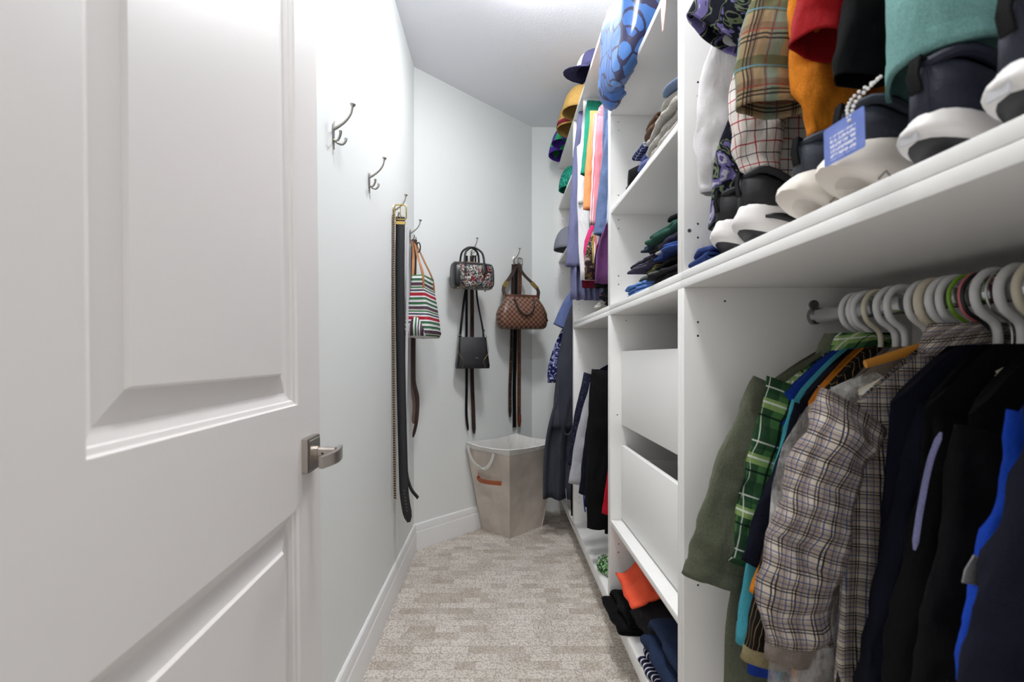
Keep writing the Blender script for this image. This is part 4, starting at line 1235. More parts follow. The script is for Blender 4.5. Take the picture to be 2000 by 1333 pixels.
s_gry = plain('charcoal_knit', (54, 58, 70), .75, bump=(600, .5))
s_wht = plain('white_foam', (226, 222, 220), .5, bump=(400, .08))
s_off = plain('offwhite_foam', (224, 216, 206), .5, bump=(400, .08))
s_rub = plain('black_rubber', (28, 28, 32), .5)
sneaker('black sneaker with white midsole, farthest on the shelf', .442, .972, s_blk, s_wht, s_rub, 2, sole=.058, heel=.128, wid=.084, accent='swoosh', o_t=.017)
sneaker('black sneaker with white midsole, second on the shelf', .440, .880, s_blk, s_wht, s_rub, -4, sole=.058, heel=.130, wid=.086, accent='swoosh', o_t=.017)
sneaker('charcoal sneaker with a thick cream sole, left of the tagged one', .447, .722, s_gry, s_off, s_off, 4, sole=.068, bulge=.016, heel=.122, wid=.082, kind='thick', accent='grooves')
sneaker('charcoal sneaker with a thick cream sole behind the blue hang tag', .449, .634, s_gry, s_off, s_off, -2, sole=.070, bulge=.016, heel=.125, wid=.082, kind='thick', accent='grooves')
sneaker('navy sneaker with a white sole under the sea green sleeve', .444, .512, s_nvy, s_wht, s_rub, 2, sole=.040, heel=.112, wid=.078, accent='label', o_t=.016)
sneaker('navy sneaker with a white sole at the right edge', .444, .420, s_nvy, s_wht, s_rub, -2, sole=.040, heel=.114, wid=.078, accent='label', o_t=.016)

# blue hang tag on a beaded cord
def hang_tag():
    t = NT('blue_printed_card')
    _, u, v, ob = t.uv()
    sp = t.n('ShaderNodeSeparateXYZ', i0=ob)
    grad = t.ramp(t.noise(ob, 25.0), [(.3, rgb((70, 104, 190))), (.7, rgb((122, 140, 214)))])
    row = t.math('LESS_THAN', t.math('FRACT', t.math('MULTIPLY', t.math('ADD', sp.outputs[2], 1.0), 1/.0058)), .6)
    word = t.math('GREATER_THAN', t.noise(ob, 260.0, 1.0), .42)
    inx = t.math('MULTIPLY', t.math('GREATER_THAN', sp.outputs[0], -.022), t.math('LESS_THAN', sp.outputs[0], .020))
    inz = t.math('MULTIPLY', t.math('GREATER_THAN', sp.outputs[2], -.040), t.math('LESS_THAN', sp.outputs[2], -.012))
    m_ = t.math('MULTIPLY', t.math('MULTIPLY', row, word), t.math('MULTIPLY', inx, inz))
    t.col(t.mix(m_, grad, rgb((226, 226, 240))))
    mat = t.surf(.4)
    o = Vector((.4045, .566, 1.378))
    root = empty('hang_tag', tuple(o), (R(3), R(2), R(-90)))
    tag(root, 'blue paper hang tag with white print on a beaded cord', 'tag')
    mb = MB(); mb.loft([[(x, y, z) for x, z, _ in rrect(.066, .045, .003, 0, 3, 0, -.0215)] for y in (-.0004, .0004)], True, True, True); mb.build('card', mat, root, angle=40)
    P = catmull([(.012, 0, -.006), (.014, .004, .012), (.020, .016, .026), (.014, .034, .040)], 12) 
    Q = catmull([(.010, 0, -.006), (.002, .004, .012), (.000, .016, .028), (.010, .034, .040)], 12)
    mb = MB()
    for p in P + Q: mb.ellipsoid(p, (.0021, .0021, .0021), 7, 5)
    bd = mb.build('bead_cord', plain('white_bead', (232, 230, 226), .35), root); bd['kind'] = 'stuff'
hang_tag()
# ------------------------------------------------------------------ folded and crumpled clothes
def folded(name, label, cat, mat, x0, y0, y1, z0, depth, h, layers=3, seed=0, group=None, curl=.010, tilt=0.0, rz=0.0, sag=.10):
    """garment folded in zig-zag layers, folds toward the passage. x0: front edge; y0..y1: width; z0: what it lies on"""
    yc = (y0 + y1)/2
    root = None
    if h > .018 and layers < 4: layers *= 2
    lh = h / layers; rad = lh/2 * .98
    prof = []
    for k in range(layers):
        z = lh*(k + .5)
        back = depth - .02*((k*7 + seed) % 3)/2; front = rad + curl*1.3*nz((k//2)*1.7 + .4, seed + .3) + .008*((k//2) % 2)
        seq = [lerp(back, front, i/7) for i in range(8)]
        if k % 2: seq = seq[::-1]
        prof += [(xx, z) for xx in seq]
        if k % 2 == 0 and k < layers - 1:
            for a in (-60, -30, 0, 30, 60):
                prof.append((front - rad*math.cos(R(a)), z + lh/2 + rad*math.sin(R(a))))
        elif k < layers - 1:
            for a in (-50, 0, 50):
                prof.append((back + rad*math.cos(R(a)), z + lh/2 + rad*math.sin(R(a))))
    M = 14; rings = []
    for i in range(M + 1):
        v = i / M
        yy = lerp(y0, y1, v) - yc
        ends = abs(2*v - 1)**5
        ring = []
        for xx, z in prof:
            d = .020*nz(yy*9 + seed*2.7, z*22, seed) + .010*nz(yy*24, z*40 + seed, xx*6)
            dz = .45*lh*nz(xx*9 + seed, yy*11, z*9) + .30*lh*nz(yy*30 + seed, xx*10, z*30) 
            zz = max(.0012, (z + dz) * (1 - sag*ends*2))
            ring.append((xx + d, yy*(1 - .03*math.sin(z*60 + seed)), zz + tilt*yy))
        rings.append(ring)
    if tilt:
        mn = min(p[2] for r in rings for p in r)
        if mn < 0: rings = [[(a, b, max(c, .0012)) for a, b, c in r] for r in rings]
    mb = MB(); mb.loft(rings, False)
    o = mb.build(name, mat, None, (x0, yc, z0), (0, 0, R(rz)), angle=80, solid=min(lh*.55, .012))
    return tag(o, label, cat, group)

def crumple(name, label, cat, mat, c, r, seed=0, group=None, amp=.35, freq=9.0, flat=True):
    """loosely bunched cloth resting on z = c.z"""
    def fn(p):
        d = p.normalized()
        n1 = 1 - abs(nz(d.x*2.0 + seed, d.y*2.0, d.z*2.0 + seed)) * 1.6
        n2 = nz(p.x*freq*2 + seed*3, p.y*freq*2, p.z*freq*2)
        n3 = abs(nz(p.x*freq*4, p.y*freq*4 + seed, p.z*freq*4))
        k = 1 + amp*(n1 - .5) + amp*.35*n2 - amp*.5*n3
        q = Vector((d.x*r[0], d.y*r[1], d.z*r[2])) * k
        q.z += r[2]*.72
        if flat: q.z = max(q.z, .001 + .0)
        return tuple(q)
    mb = MB(); mb.ellipsoid((0, 0, 0), (1, 1, 1), 34, 22, fn)
    o = mb.build(name, mat, None, tuple(c), angle=80)
    return tag(o, label, cat, group)

zs1 = ZS                        # floor of the top bays
zs2 = 1.667 + .0004             # upper shelf, folded bay
zb = .163 + .0004               # floor of the base bays
f_knit = cloth('grey_marl_knit', (172, 168, 162), .28, strength=.7)
f_brown = cloth('brown_wool', (92, 70, 56), .12)
f_blueplaid = plaid('navy_white_check', (44, 54, 100), [(0, .020, 0, .002, (190, 196, 214), .8), (1, .020, 0, .002, (190, 196, 214), .8), (0, .020, .01, .004, (24, 28, 56), .7), (1, .020, .01, .004, (24, 28, 56), .7)])
f_peri = cloth('periwinkle_cotton', (98, 108, 158), .10)
f_black2 = cloth('charcoal_cotton', (40, 38, 42), .15)
f_green = cloth('bottle_green_knit', (40, 78, 66), .15, strength=.5)
f_ltblue = cloth('sky_blue_cotton', (88, 124, 188), .10)
f_sage = cloth('sage_grey_cotton', (138, 142, 130), .10)
f_olive2 = cloth('olive_gold_cotton', (124, 114, 74), .12)
f_slate = cloth('slate_purple_cotton', (70, 66, 82), .12)
f_dteal = cloth('dark_teal_cotton', (48, 62, 76), .15)
f_blue3 = cloth('mid_blue_cotton', (54, 78, 142), .10)
f_redchk = plaid('red_white_gingham', (222, 210, 208), [(0, .016, 0, .008, (186, 40, 56), .8), (1, .016, 0, .008, (186, 40, 56), .8)])
f_coral = cloth('coral_jersey', (236, 92, 62), .06)
f_jean = cloth('dark_denim', (36, 48, 74), .22, strength=.4)
f_jean2 = cloth('washed_denim', (128, 146, 160), .15, strength=.4)
f_stripe = plaid('navy_white_stripe', (28, 30, 56), [(1, .021, 0, .0060, (226, 224, 230), 1.0)])
# --- upper shelf of the folded bay
FU = 'folded clothes on the upper shelf'
folded('folded_sweater', 'chunky grey marl sweater folded on the upper shelf', 'sweater', f_knit, .442, 1.178, 1.44, zs2, .34, .085, 3, 3, FU, sag=.02)
folded('folded_sweater', 'smaller grey sweater folded on top of the chunky one', 'sweater', f_knit, .452, 1.18, 1.385, zs2 + .083, .30, .045, 2, 5, FU)
folded('folded_shirt', 'chambray shirt folded on top of the grey sweaters', 'shirt', k_chambray, .46, 1.18, 1.30, zs2 + .128, .26, .022, 2, 6, FU)
folded('folded_shirt', 'blue grey shirt folded beneath the navy checked one', 'shirt', f_peri, .455, 1.445, 1.545, zs2, .30, .075, 3, 7, FU)
folded('folded_shirt', 'navy checked shirt folded beside the brown sweater', 'shirt', f_blueplaid, .455, 1.470, 1.585, zs2 + .074, .28, .040, 2, 8, FU)
folded('folded_sweater', 'brown wool sweater folded beside the grey sweaters', 'sweater', f_brown, .452, 1.392, 1.472, zs2 + .082, .26, .060, 2, 9, FU, sag=.02)
# --- floor of the folded bay: two loose piles
FM = 'folded clothes piled above the drawers'
pile = [('folded_shorts', 'sky blue shorts folded at the bottom far end of the pile', 'shorts', f_ltblue, 1.44, 1.640, 0, .034, 3), ('folded_shirt', 'sage grey shirt on top of the sky blue shorts', 'shirt', f_sage, 1.40, 1.575, .034, .022, 2),
        ('folded_shirt', 'olive gold shirt above the sage grey shirt', 'shirt', f_olive2, 1.395, 1.530, .056, .016, 2), ('folded_trousers', 'slate purple trousers with rolled ends in the far pile', 'trousers', f_slate, 1.40, 1.605, .072, .034, 3),
        ('folded_shirt', 'black shirt near the top of the far pile', 'shirt', f_black2, 1.39, 1.50, .106, .024, 2), ('folded_jeans', 'dark teal jeans topping the far pile', 'jeans', f_dteal, 1.385, 1.535, .130, .026, 2),
        ('folded_shirt', 'charcoal shirt at the bottom of the near pile', 'shirt', f_black2, 1.175, 1.395, 0, .032, 3), ('folded_shirt', 'red gingham shirt peeking out of the near pile', 'shirt', f_redchk, 1.175, 1.30, .032, .014, 2),
        ('folded_shirt', 'black shirt above the red gingham', 'shirt', k_black, 1.175, 1.385, .046, .024, 2), ('folded_shirt', 'mid blue shirt in the near pile', 'shirt', f_blue3, 1.175, 1.375, .070, .020, 2),
        ('folded_shirt', 'white shirt edge in the near pile', 'shirt', k_white, 1.175, 1.385, .090, .010, 2), ('folded_shirt', 'slate shirt under the bottle green sweater', 'shirt', f_slate, 1.175, 1.37, .100, .018, 2),
        ('folded_sweater', 'bottle green sweater near the top of the near pile', 'sweater', f_green, 1.175, 1.390, .118, .040, 2), ('folded_shirt', 'dark grey shirt on top of the bottle green sweater', 'shirt', f_black2, 1.175, 1.33, .158, .026, 2)]
for i, (nm, lab, cat, mt, a, b, z, h, ly) in enumerate(pile):
    folded(nm, lab, cat, mt, .440 + .012*((i*5) % 3), a, b, zs1 + z, .33, h, ly, 11 + i, FM, curl=.02)
# --- floor of the drawer bay
FB = 'clothes piled below the drawers'
def patch(name, label, cat, mat, cs, seed=0, bulge=.02, amp=.012, group=None, solid=.006, n=16):
    """loose piece of cloth spanning four corners cs (a, b, c, d around)"""
    c0 = sum((Vector(c) for c in cs), Vector())/4
    a, b, c, d = [Vector(v) - c0 for v in cs]
    rings = []
    for i in range(n + 1):
        u = i/n; r_ = []
        for j in range(n + 1):
            v = j/n
            p = a.lerp(b, u).lerp(d.lerp(c, u), v)
            p.z += bulge*math.sin(PI*u)*math.sin(PI*v) + amp*nz(u*3.2 + seed, v*3.2, seed) + amp*.8*(.3 - abs(nz(u*2.5 + v*2 + seed, v*3, 4)))
            p.x += amp*.6*nz(u*4, v*4 + seed, 8)
            r_.append(tuple(p))
        rings.append(r_)
    mb = MB(); mb.loft(rings, False)
    o = mb.build(name, mat, None, tuple(c0), angle=80, solid=solid)
    return tag(o, label, cat, group)
folded('folded_jeans', 'black jeans at the far end below the drawers', 'jeans', k_black, .430, 1.62, 1.845, zb, .36, .070, 2, 41, FB, curl=.03, sag=.2)
crumple('crumpled_sweater', 'black sweater heaped under the coral top', 'sweater', f_black2, (.585, 1.63, zb + .010), (.125, .155, .095), 42, FB, amp=.22)
patch('crumpled_blouse', 'coral orange blouse lying over the black sweater', 'blouse', f_coral, [(.440, 1.80, .288), (.430, 1.545, .292), (.60, 1.50, .392), (.60, 1.74, .390)], 43, .034, .022, FB, .008)
folded('folded_jeans', 'dark denim jeans folded below the lower drawer', 'jeans', f_jean, .446, 1.190, 1.475, zb + .058, .36, .110, 2, 44, FB, curl=.04, sag=.2)
folded('folded_shirt', 'navy and white striped shirt folded at the front', 'shirt', f_stripe, .442, 1.275, 1.485, zb, .34, .056, 2, 45, FB)
folded('folded_jeans', 'pale washed jeans nearest on the floor of the drawer bay', 'jeans', f_jean2, .452, 1.170, 1.270, zb, .34, .056, 2, 46, FB)
crumple('crumpled_shirt', 'black shirt bunched at the back below the drawers', 'shirt', k_black, (.78, 1.62, zb), (.12, .14, .12), 47, FB)
crumple('crumpled_clothes', 'black clothes lying in the open lower drawer', 'clothes', k_black, (.70, 1.34, .507), (.13, .11, .115), 48)
# --- denim and small things
folded('folded_jeans', 'blue denim jeans corner at the far end of the sneaker shelf', 'jeans', cloth('indigo_denim', (34, 52, 102), .2), .438, 1.005, 1.105, zs1, .30, .045, 2, 51)
def small_shoe():
    root = empty('slipper', (.440, 1.655, zs2), (0, 0, R(-6)))
    tag(root, 'black slipper with a rounded sole end at the end of the upper shelf', 'shoe')
    mb = MB(); mb.loft([rrect(.24, .085, .040, z, 6, .12, 0) for z in (.0, .012)], True, True, True); mb.build('sole', s_rub, root)
    rings = []
    for i in range(13):
        s = i/12; w = .041*math.sin(PI*(.12 + .76*s))**.5
        rings.append([(.01 + .22*s, -w*math.cos(PI*j/10), .012 + (.085*math.sin(PI*(.22 + .66*s))**.8)*math.sin(PI*j/10)**.7) for j in range(11)])
    mb = MB(); mb.loft(rings, False); mb.add(rings[0], [tuple(range(11))[::-1]]); mb.build('upper', k_black, root, solid=.002)
small_shoe()

# ------------------------------------------------------------------ on top of the drawer bay
def pillow():
    t = NT('blue_leaf_print')
    ob = t.uv()[3]
    sx = t.n('ShaderNodeSeparateXYZ', i0=ob)
    yy = t.math('ADD', t.math('MULTIPLY', sx.outputs[1], 1.25), t.math('MULTIPLY', sx.outputs[0], .5))
    zz = t.math('ADD', t.math('MULTIPLY', sx.outputs[2], .85), t.math('MULTIPLY', sx.outputs[0], .6))
    mp = t.n('ShaderNodeCombineXYZ', i0=yy, i1=zz)
    wn = t.n('ShaderNodeTexNoise', Vector=ob, Scale=5.0)
    wp = t.n('ShaderNodeVectorMath', {'operation': 'MULTIPLY_ADD'}, i0=wn.outputs[1], i1=(.08, .08, .08), i2=mp.outputs[0]).outputs[0]
    vo = t.n('ShaderNodeTexVoronoi', {'feature': 'DISTANCE_TO_EDGE', 'voronoi_dimensions': '2D'}, Vector=wp, Scale=15.0, Randomness=.8)
    vc = t.n('ShaderNodeTexVoronoi', {'voronoi_dimensions': '2D'}, Vector=wp, Scale=15.0, Randomness=.8)
    sp = t.n('ShaderNodeSeparateColor', i0=vc.outputs['Color'])
    blue = t.ramp(sp.outputs[0], [(0, rgb((48, 94, 168))), (.5, rgb((66, 118, 192))), (1, rgb((84, 136, 206)))])
    m_ = t.math('MULTIPLY', t.math('GREATER_THAN', vo.outputs[0], .050), t.math('LESS_THAN', vc.outputs['Distance'], .60))
    t.col(t.mix(m_, rgb((44, 44, 84)), blue))
    t.b.inputs['Coat Weight'].default_value = .35; t.b.inputs['Coat Roughness'].default_value = .15
    t.bump(t.noise(ob, 14.0, 3.0), .4, .01)
    mat = t.surf(.6)
    c = Vector((.60, 1.655, 2.0505))
    def fn(p):
        x, y, z = p
        f = lambda a, e: math.copysign(abs(a)**e, a)
        X, Y, Z = f(x, .42)*.225, f(y, .42)*.205, f(z, .75)*.19 + .185
        front = sm((-.12 - X)/.10)                     # overhanging front end sags below the shelf
        Z -= front * lerp(.150, .035, sm((Y + .2)/.40)) * (1.0 if Z < .2 else .6)
        X += front * .012 * nz(Y*14, Z*14) - front*.015*sm((.2 - Z)/.3)
        Y += .010*nz(X*9, Z*9, 3); Z += .012*nz(X*8, Y*10, 1)
        if X > -.155: Z = max(Z, .001)
        return (X, Y, Z)
    mb = MB(); mb.ellipsoid((0, 0, 0), (1, 1, 1), 48, 30, fn)
    o = mb.build('cushion', mat, None, tuple(c), angle=80)
    def fn2(p):
        q = Vector((p.x*.050, p.y*.125, p.z*.088))
        q.z -= .030*max(0, p.y)*max(0, -p.z); q.y += .02*p.z
        q.x += .008*nz(p.y*3, p.z*3); q.z += .008*nz(p.y*4, p.x*4, 2)
        return tuple(q + Vector((-.178, .085, .052)))
    mb = MB(); mb.ellipsoid((0, 0, 0), (1, 1, 1), 32, 20, fn2); mb.build('tucked_end', mat, o, angle=80)
    tag(o, 'plump cushion with blue leaf print drooping over the top of the wardrobe', 'cushion')
pillow()
def soft_bag():
    root = empty('soft_bag', (.66, 1.345, 2.0495))
    tag(root, 'grey soft bag on top of the wardrobe behind the blue cushion', 'bag')
    rings = [[(x + .008*nz(x*9, y*9, z*9), y + .008*nz(x*9, z*9, 4), z) for x, y, z in rrect(w, d, .05, z, 6)] for z, w, d in ((0, .36, .17), (.015, .385, .19), (.09, .39, .195), (.17, .36, .17), (.20, .30, .12))]
    mb = MB(); mb.loft(rings, True, True, True); mb.build('bag_body', cloth('grey_nylon', (126, 122, 118), .06), root, angle=60)
    mb = MB(); mb.tube(catmull([(-.10, 0, .19), (-.09, -.02, .27), (.09, -.02, .27), (.10, 0, .19)], 18), .007, 8); mb.build('handle', k_black, root)
soft_bag()
mb = MB()
P = [at(1288, -30, 1.235), at(1303, -30, 1.235), at(1303, 32, 1.235), at(1290, 60, 1.235)]
mb.add([tuple(p) for p in P] + [tuple(p + Vector((.0, .0015, 0))) for p in P], [(3,2,1,0), (4,5,6,7), (0,1,5,4), (1,2,6,5), (2,3,7,6), (3,0,4,7)])
def paper():
    x0, x1, y = P[0].x, P[1].x, P[0].y
    root = empty('paper_bag', (.62, 1.21, 2.0495)); tag(root, 'white and pink paper gift bag on top of the wardrobe', 'bag')
    m1 = plain('white_card', (228, 222, 228), .5); m2 = plain('pink_card', (226, 178, 176), .5)
    o = Vector(root.location)
    b = MB(); b.box(-.12, .20, -.028, .030, 0, .30); b.build('bag_body', m1, root, smooth=False)
    # flap hanging over the front edge
    q = [Vector((.50, 1.238, 2.0515)), Vector((.430, 1.238, 2.0525)), Vector((.4265, 1.238, 2.045)), Vector((.4255, 1.238, 1.985)), Vector((.424, 1.238, 1.935))]
    b = MB(); b.ribbon([p - o for p in q], (0, 1, 0), [.042, .042, .042, .036, .008], .002); b.build('paper_flap', m2, root)
paper()
# ------------------------------------------------------------------ third bay, upper: crowded bright shirts
Z3 = ROD3U - .078
G3 = 'bright shirts in the tall top bay'
k_lav = cloth('lavender_grey_cotton', (112, 114, 148), .06)
k_pink = cloth('pink_cotton', (222, 138, 150), .06)
k_mag = cloth('magenta_cotton', (196, 52, 108), .06)
k_maroon = cloth('maroon_cotton', (110, 24, 44), .08)
k_gold = cloth('mustard_cotton', (176, 146, 66), .08)
k_peach = cloth('peach_orange_cotton', (228, 150, 98), .06)
k_emer = cloth('emerald_cotton', (38, 138, 112), .08)
k_denim = cloth('blue_denim_shirt', (96, 114, 150), .2, strength=.4)
k_purple = cloth('purple_satin', (112, 66, 116), .1, rough=.5)
k_wr = plaid('white_pink_stripe', (226, 220, 224), [(0, .018, 0, .006, (206, 60, 90), .85)])
k_bluewhite = plaid('pale_blue_stripe', (200, 208, 226), [(0, .010, 0, .003, (110, 130, 180), .7)])
k_camo = print_cloth('dark_floral_print', [(0, (40, 28, 34)), (.46, (120, 90, 60)), (.52, (36, 46, 40)), (.58, (160, 150, 140))], 22.0)
k_charc = cloth('charcoal_wool', (64, 66, 76), .12, strength=.5)
k_ltgrey = cloth('light_grey_twill', (178, 178, 184), .05)
k_bluetee = cloth('steel_blue_cotton', (100, 114, 160), .08)
k_navprint = print_cloth('navy_white_print', [(0, (34, 36, 84)), (.50, (176, 186, 220)), (.58, (40, 44, 96))], 26.0)
def g3(name, label, y, mat, hem, sl=None, cat='shirt', **k):
    d = dict(zn=Z3, thick=.014, fold=.010, group=G3, seg=28, rows=14, sh=(.145, .06), solid=.0016, collar=False, x=RX3); d.update(k)
    return garment(name, label, cat, y, mat, hem=hem, sl=sl, **d)
g3('dress', 'long lavender grey dress hanging out at the end of the tall top bay', 2.66, k_lav, (0.155, 1.415), SL(2.66, [(1160, 190, .07), (1137, 320, .055), (1128, 440, .05), (1122, 522, .045)], RX3), cat='dress', seed=31, fold=.022, thick=.022, nf=8, seg=60)
g3('shirt', 'white shirt with a maroon hem beside the lavender dress', 2.52, k_white, (0.130, 1.50), SL(2.52, [(1165, 190, .07), (1150, 300, .05), (1146, 400, .045)], RX3), seed=32)
g3('shirt', 'maroon undershirt hem below the white shirt', 2.545, k_maroon, (0.120, 1.465), seed=33, sh=(.055, .05), neck=.03, wexp=4.5)
g3('shirt', 'emerald green shirt showing at the shoulder near the far divider', 2.44, k_emer, (0.100, 1.70), SL(2.44, [(1170, 200, .06), (1158, 290, .05), (1150, 345, .045)], RX3), seed=34, sh=(.11, .05), neck=.05)
g3('shirt', 'peach orange shirt sleeve in front of the white shirt', 2.36, k_peach, (0.100, 1.62), SL(2.36, [(1176, 220, .06), (1163, 320, .05), (1156, 412, .042)], RX3), seed=35, sh=(.11, .05), neck=.05)
g3('shirt', 'magenta shirt hem between the peach and striped shirts', 2.30, k_mag, (0.150, 1.50), seed=36, sh=(.055, .05), neck=.03, wexp=4.5)
g3('shirt', 'white shirt with pink stripes near the middle of the rod', 2.245, k_wr, (0.100, 1.62), SL(2.245, [(1186, 225, .06), (1176, 330, .05), (1166, 440, .04)], RX3), seed=37, sh=(.11, .05), neck=.05)
g3('shirt', 'dark floral blouse hanging low beneath the pink striped shirt', 2.20, k_camo, (0.160, 1.45), seed=38, sh=(.055, .05), neck=.03, wexp=4.5)
g3('shirt', 'pink shirt beside the blue denim shirt', 2.15, k_pink, (0.100, 1.64), SL(2.15, [(1194, 230, .06), (1184, 340, .05), (1176, 440, .04)], RX3), seed=39, sh=(.11, .05), neck=.05)
g3('blouse', 'mustard blouse hem below the pink shirt', 2.11, k_gold, (0.145, 1.51), cat='blouse', seed=40, sh=(.055, .05), neck=.03, wexp=4.5)
g3('shirt', 'blue denim shirt with long sleeves in front of the crowded rod', 2.05, k_denim, (0.115, 1.56), SL(2.05, [(1215, 235, .07), (1200, 330, .06), (1190, 420, .055), (1184, 462, .048)], RX3), seed=41, cuff=3, thick=.018, sh=(.11, .05), neck=.05)
g3('blouse', 'purple satin blouse hem under the denim shirt', 2.00, k_purple, (0.155, 1.405), cat='blouse', seed=42, fold=.016, sh=(.055, .05), neck=.03, wexp=4.5)
g3('shirt', 'pale blue striped shirt next to the drawer bay', 1.955, k_bluewhite, (0.100, 1.62), SL(1.955, [(1225, 235, .06), (1212, 340, .05), (1204, 440, .045)], RX3), seed=43, sh=(.11, .05), neck=.05)
g3('cardigan', 'black cardigan hanging low between the purple and mustard blouses', 2.04, k_black, (0.150, 1.395), cat='cardigan', seed=44, fold=.014, sh=(.055, .05), neck=.03, wexp=4.5)
g3('blouse', 'white and red printed blouse hem under the denim cuff', 2.085, k_wr, (0.140, 1.505), cat='blouse', seed=45, sh=(.055, .05), neck=.03, wexp=4.5)
for i, (y, m_, lab) in enumerate(((2.66, m_hg_navy, 'thick navy hanger of the lavender dress'), (2.52, m_hg_white, 'white hanger of the maroon hemmed shirt'), (2.44, m_hg_white, 'white hanger of the emerald shirt'), (2.36, m_hg_white, 'white hanger of the peach shirt'),
        (2.245, m_hg_white, 'white hanger of the pink striped shirt'), (2.15, m_hg_white, 'white hanger of the pink shirt'), (2.05, m_hg_white, 'white hanger of the blue denim shirt'), (1.955, m_hg_white, 'white hanger of the pale blue striped shirt'))):
    hanger(y, ROD3U + .002, m_, lab, .0058, x=RX3, group='hangers in the tall top bay', span=.11)
crumple('crumpled_blouse', 'black and pink blouses bunched on the floor of the tall top bay', 'blouse', k_black, (.56, 2.06, zs1), (.11, .13, .075), 61)
crumple('crumpled_scarf', 'grey scarf bunched at the front of the tall top bay floor', 'scarf', f_knit, (.520, 2.18, zs1), (.075, .16, .030), 62)
crumple('crumpled_scarf', 'pink scarf on the black heap under the bright shirts', 'scarf', k_mag, (.53, 2.15, zs1 + .055), (.06, .08, .035), 63)

# ------------------------------------------------------------------ third bay, lower: dark jackets
Z3L = ROD3 - .078
J3 = 'dark jackets in the base bay'
def gj(name, label, y, mat, hem, sl, cat='jacket', **k):
    d = dict(zn=Z3L, thick=.018, fold=.010, group=J3, seg=28, rows=14, sh=(.20, .07), solid=.0016, collar=False); d.update(k)
    return garment(name, label, cat, y, mat, hem=hem, sl=sl, **d)
gj('jacket', 'navy patterned jacket at the far end of the base bay', 2.58, print_cloth('navy_pinprint', [(0, (26, 28, 46)), (.60, (96, 100, 128)), (.62, (26, 28, 46))], 60.0), (.27, .42), SL(2.58, [(1165, 735, .07), (1145, 800, .06), (1135, 860, .055), (1128, 910, .05)]), seed=71)
gj('jacket', 'light grey jacket with a long pale sleeve in the base bay', 2.36, k_ltgrey, (.20, .46), SL(2.36, [(1182, 728, .055), (1162, 790, .050), (1141, 870, .046), (1127, 945, .042)]), seed=72, thick=.014, cuff=3)
gj('jacket', 'navy blazer behind the black blazer in the base bay', 2.28, k_navy, (.285, .40), SL(2.28, [(1184, 735, .06), (1170, 810, .05), (1156, 890, .048), (1148, 965, .045)]), seed=73, thick=.018)
gj('jacket', 'black blazer in the middle of the base bay', 2.19, k_black, (.27, .42), SL(2.19, [(1190, 725, .06), (1178, 810, .052), (1168, 900, .050), (1162, 990, .045)]), seed=74, thick=.018, collar=True)
gj('coat', 'black coat nearest the drawers in the base bay', 2.09, k_black, (.27, .34), SL(2.09, [(1192, 725, .08), (1182, 820, .07), (1176, 930, .065), (1170, 1030, .055)]), cat='coat', seed=75, thick=.024)
gj('shirt', 'blue grey striped shirt edge beside the drawers', 1.99, k_bluewhite, (.22, .50), SL(1.99, [(1222, 740, .06), (1212, 850, .05), (1202, 960, .04)]), cat='shirt', seed=76, thick=.012)
gj('jacket', 'red jacket edge hanging beside the drawers', 1.955, cloth('crimson_cloth', (178, 26, 44), .08), (.20, .40), SL(1.955, [(1230, 740, .05), (1214, 880, .045), (1192, 1005, .035)]), seed=77, thick=.010)
for y, lab in ((2.58, 'black hanger of the patterned navy jacket'), (2.36, 'black hanger of the light grey jacket'), (2.28, 'black hanger of the navy blazer'), (2.19, 'black hanger of the black blazer'), (2.09, 'black hanger of the black coat'), (1.99, 'black hanger of the striped shirt beside the drawers'), (1.955, 'black hanger of the red jacket')):
    hanger(y, ROD3 + .002, m_hg_black, lab, .0045, group='hangers in the base bay')
o = crumple('crumpled_scarf', 'green patterned scarf on the floor of the dark jacket bay', 'scarf', print_cloth('green_white_print', [(0, (52, 110, 44)), (.48, (214, 226, 206)), (.55, (76, 150, 56))], 30.0), (.480, 2.11, zb), (.040, .075, .034), 78)
mb = MB(); mb.tube(catmull([at(1140, 960, 2.40), at(1141, 985, 2.40), at(1143, 1000, 2.40)], 8), .008, 8, ell=(1, .4)); tag(mb.build('blue_strap', k_cobalt), 'short bright blue strap hanging below the navy blazer', 'strap')

# ------------------------------------------------------------------ end bay: robe, shirts, caps
Z4 = ROD4 - .078
E4 = 'garments in the end bay'
def ge(name, label, y, mat, hem, sl, cat='shirt', **k):
    d = dict(zn=Z4, thick=.018, fold=.012, group=E4, seg=30, rows=18, sh=(.19, .08), solid=.0016, collar=False); d.update(k)
    return garment(name, label, cat, y, mat, hem=hem, sl=sl, **d)
rb = ge('robe', 'long charcoal robe hanging out of the end bay', 2.93, k_charc, (.455, .245), SL(2.93, [(1165, 560, .085), (1128, 640, .075), (1108, 740, .07), (1098, 835, .072)]), cat='robe', seed=81, fold=.030, thick=.030, nf=10, rows=28, seg=80)
mb = MB(); o_ = Vector((RX, 2.93, Z4))
mb.ribbon(catmull([at(1093, 735, 2.865) - o_, at(1092, 800, 2.865) - o_, at(1100, 842, 2.86) - o_, at(1112, 848, 2.86) - o_, at(1122, 825, 2.87) - o_], 20), (0, 1, .3), .016, .004)
mb.build('belt_loop', k_charc, rb)
ge('trousers', 'black trousers hanging almost to the carpet under the robe', 2.86, k_black, (.30, .135), None, cat='trousers', seed=82, sh=(.19, .03), fold=.012)
ge('shirt', 'steel blue shirt with a short sleeve behind the robe', 3.10, k_bluetee, (.27, .95), SL(3.10, [(1160, 545, .06), (1120, 590, .055), (1095, 640, .05)]), seed=83)
ge('shirt', 'navy and white printed shirt hem behind the robe', 3.16, k_navprint, (.405, .93), None, seed=84)
ge('shirt', 'black shirt hanging below the printed hem in the end bay', 3.22, k_black, (.33, .72), None, seed=85)
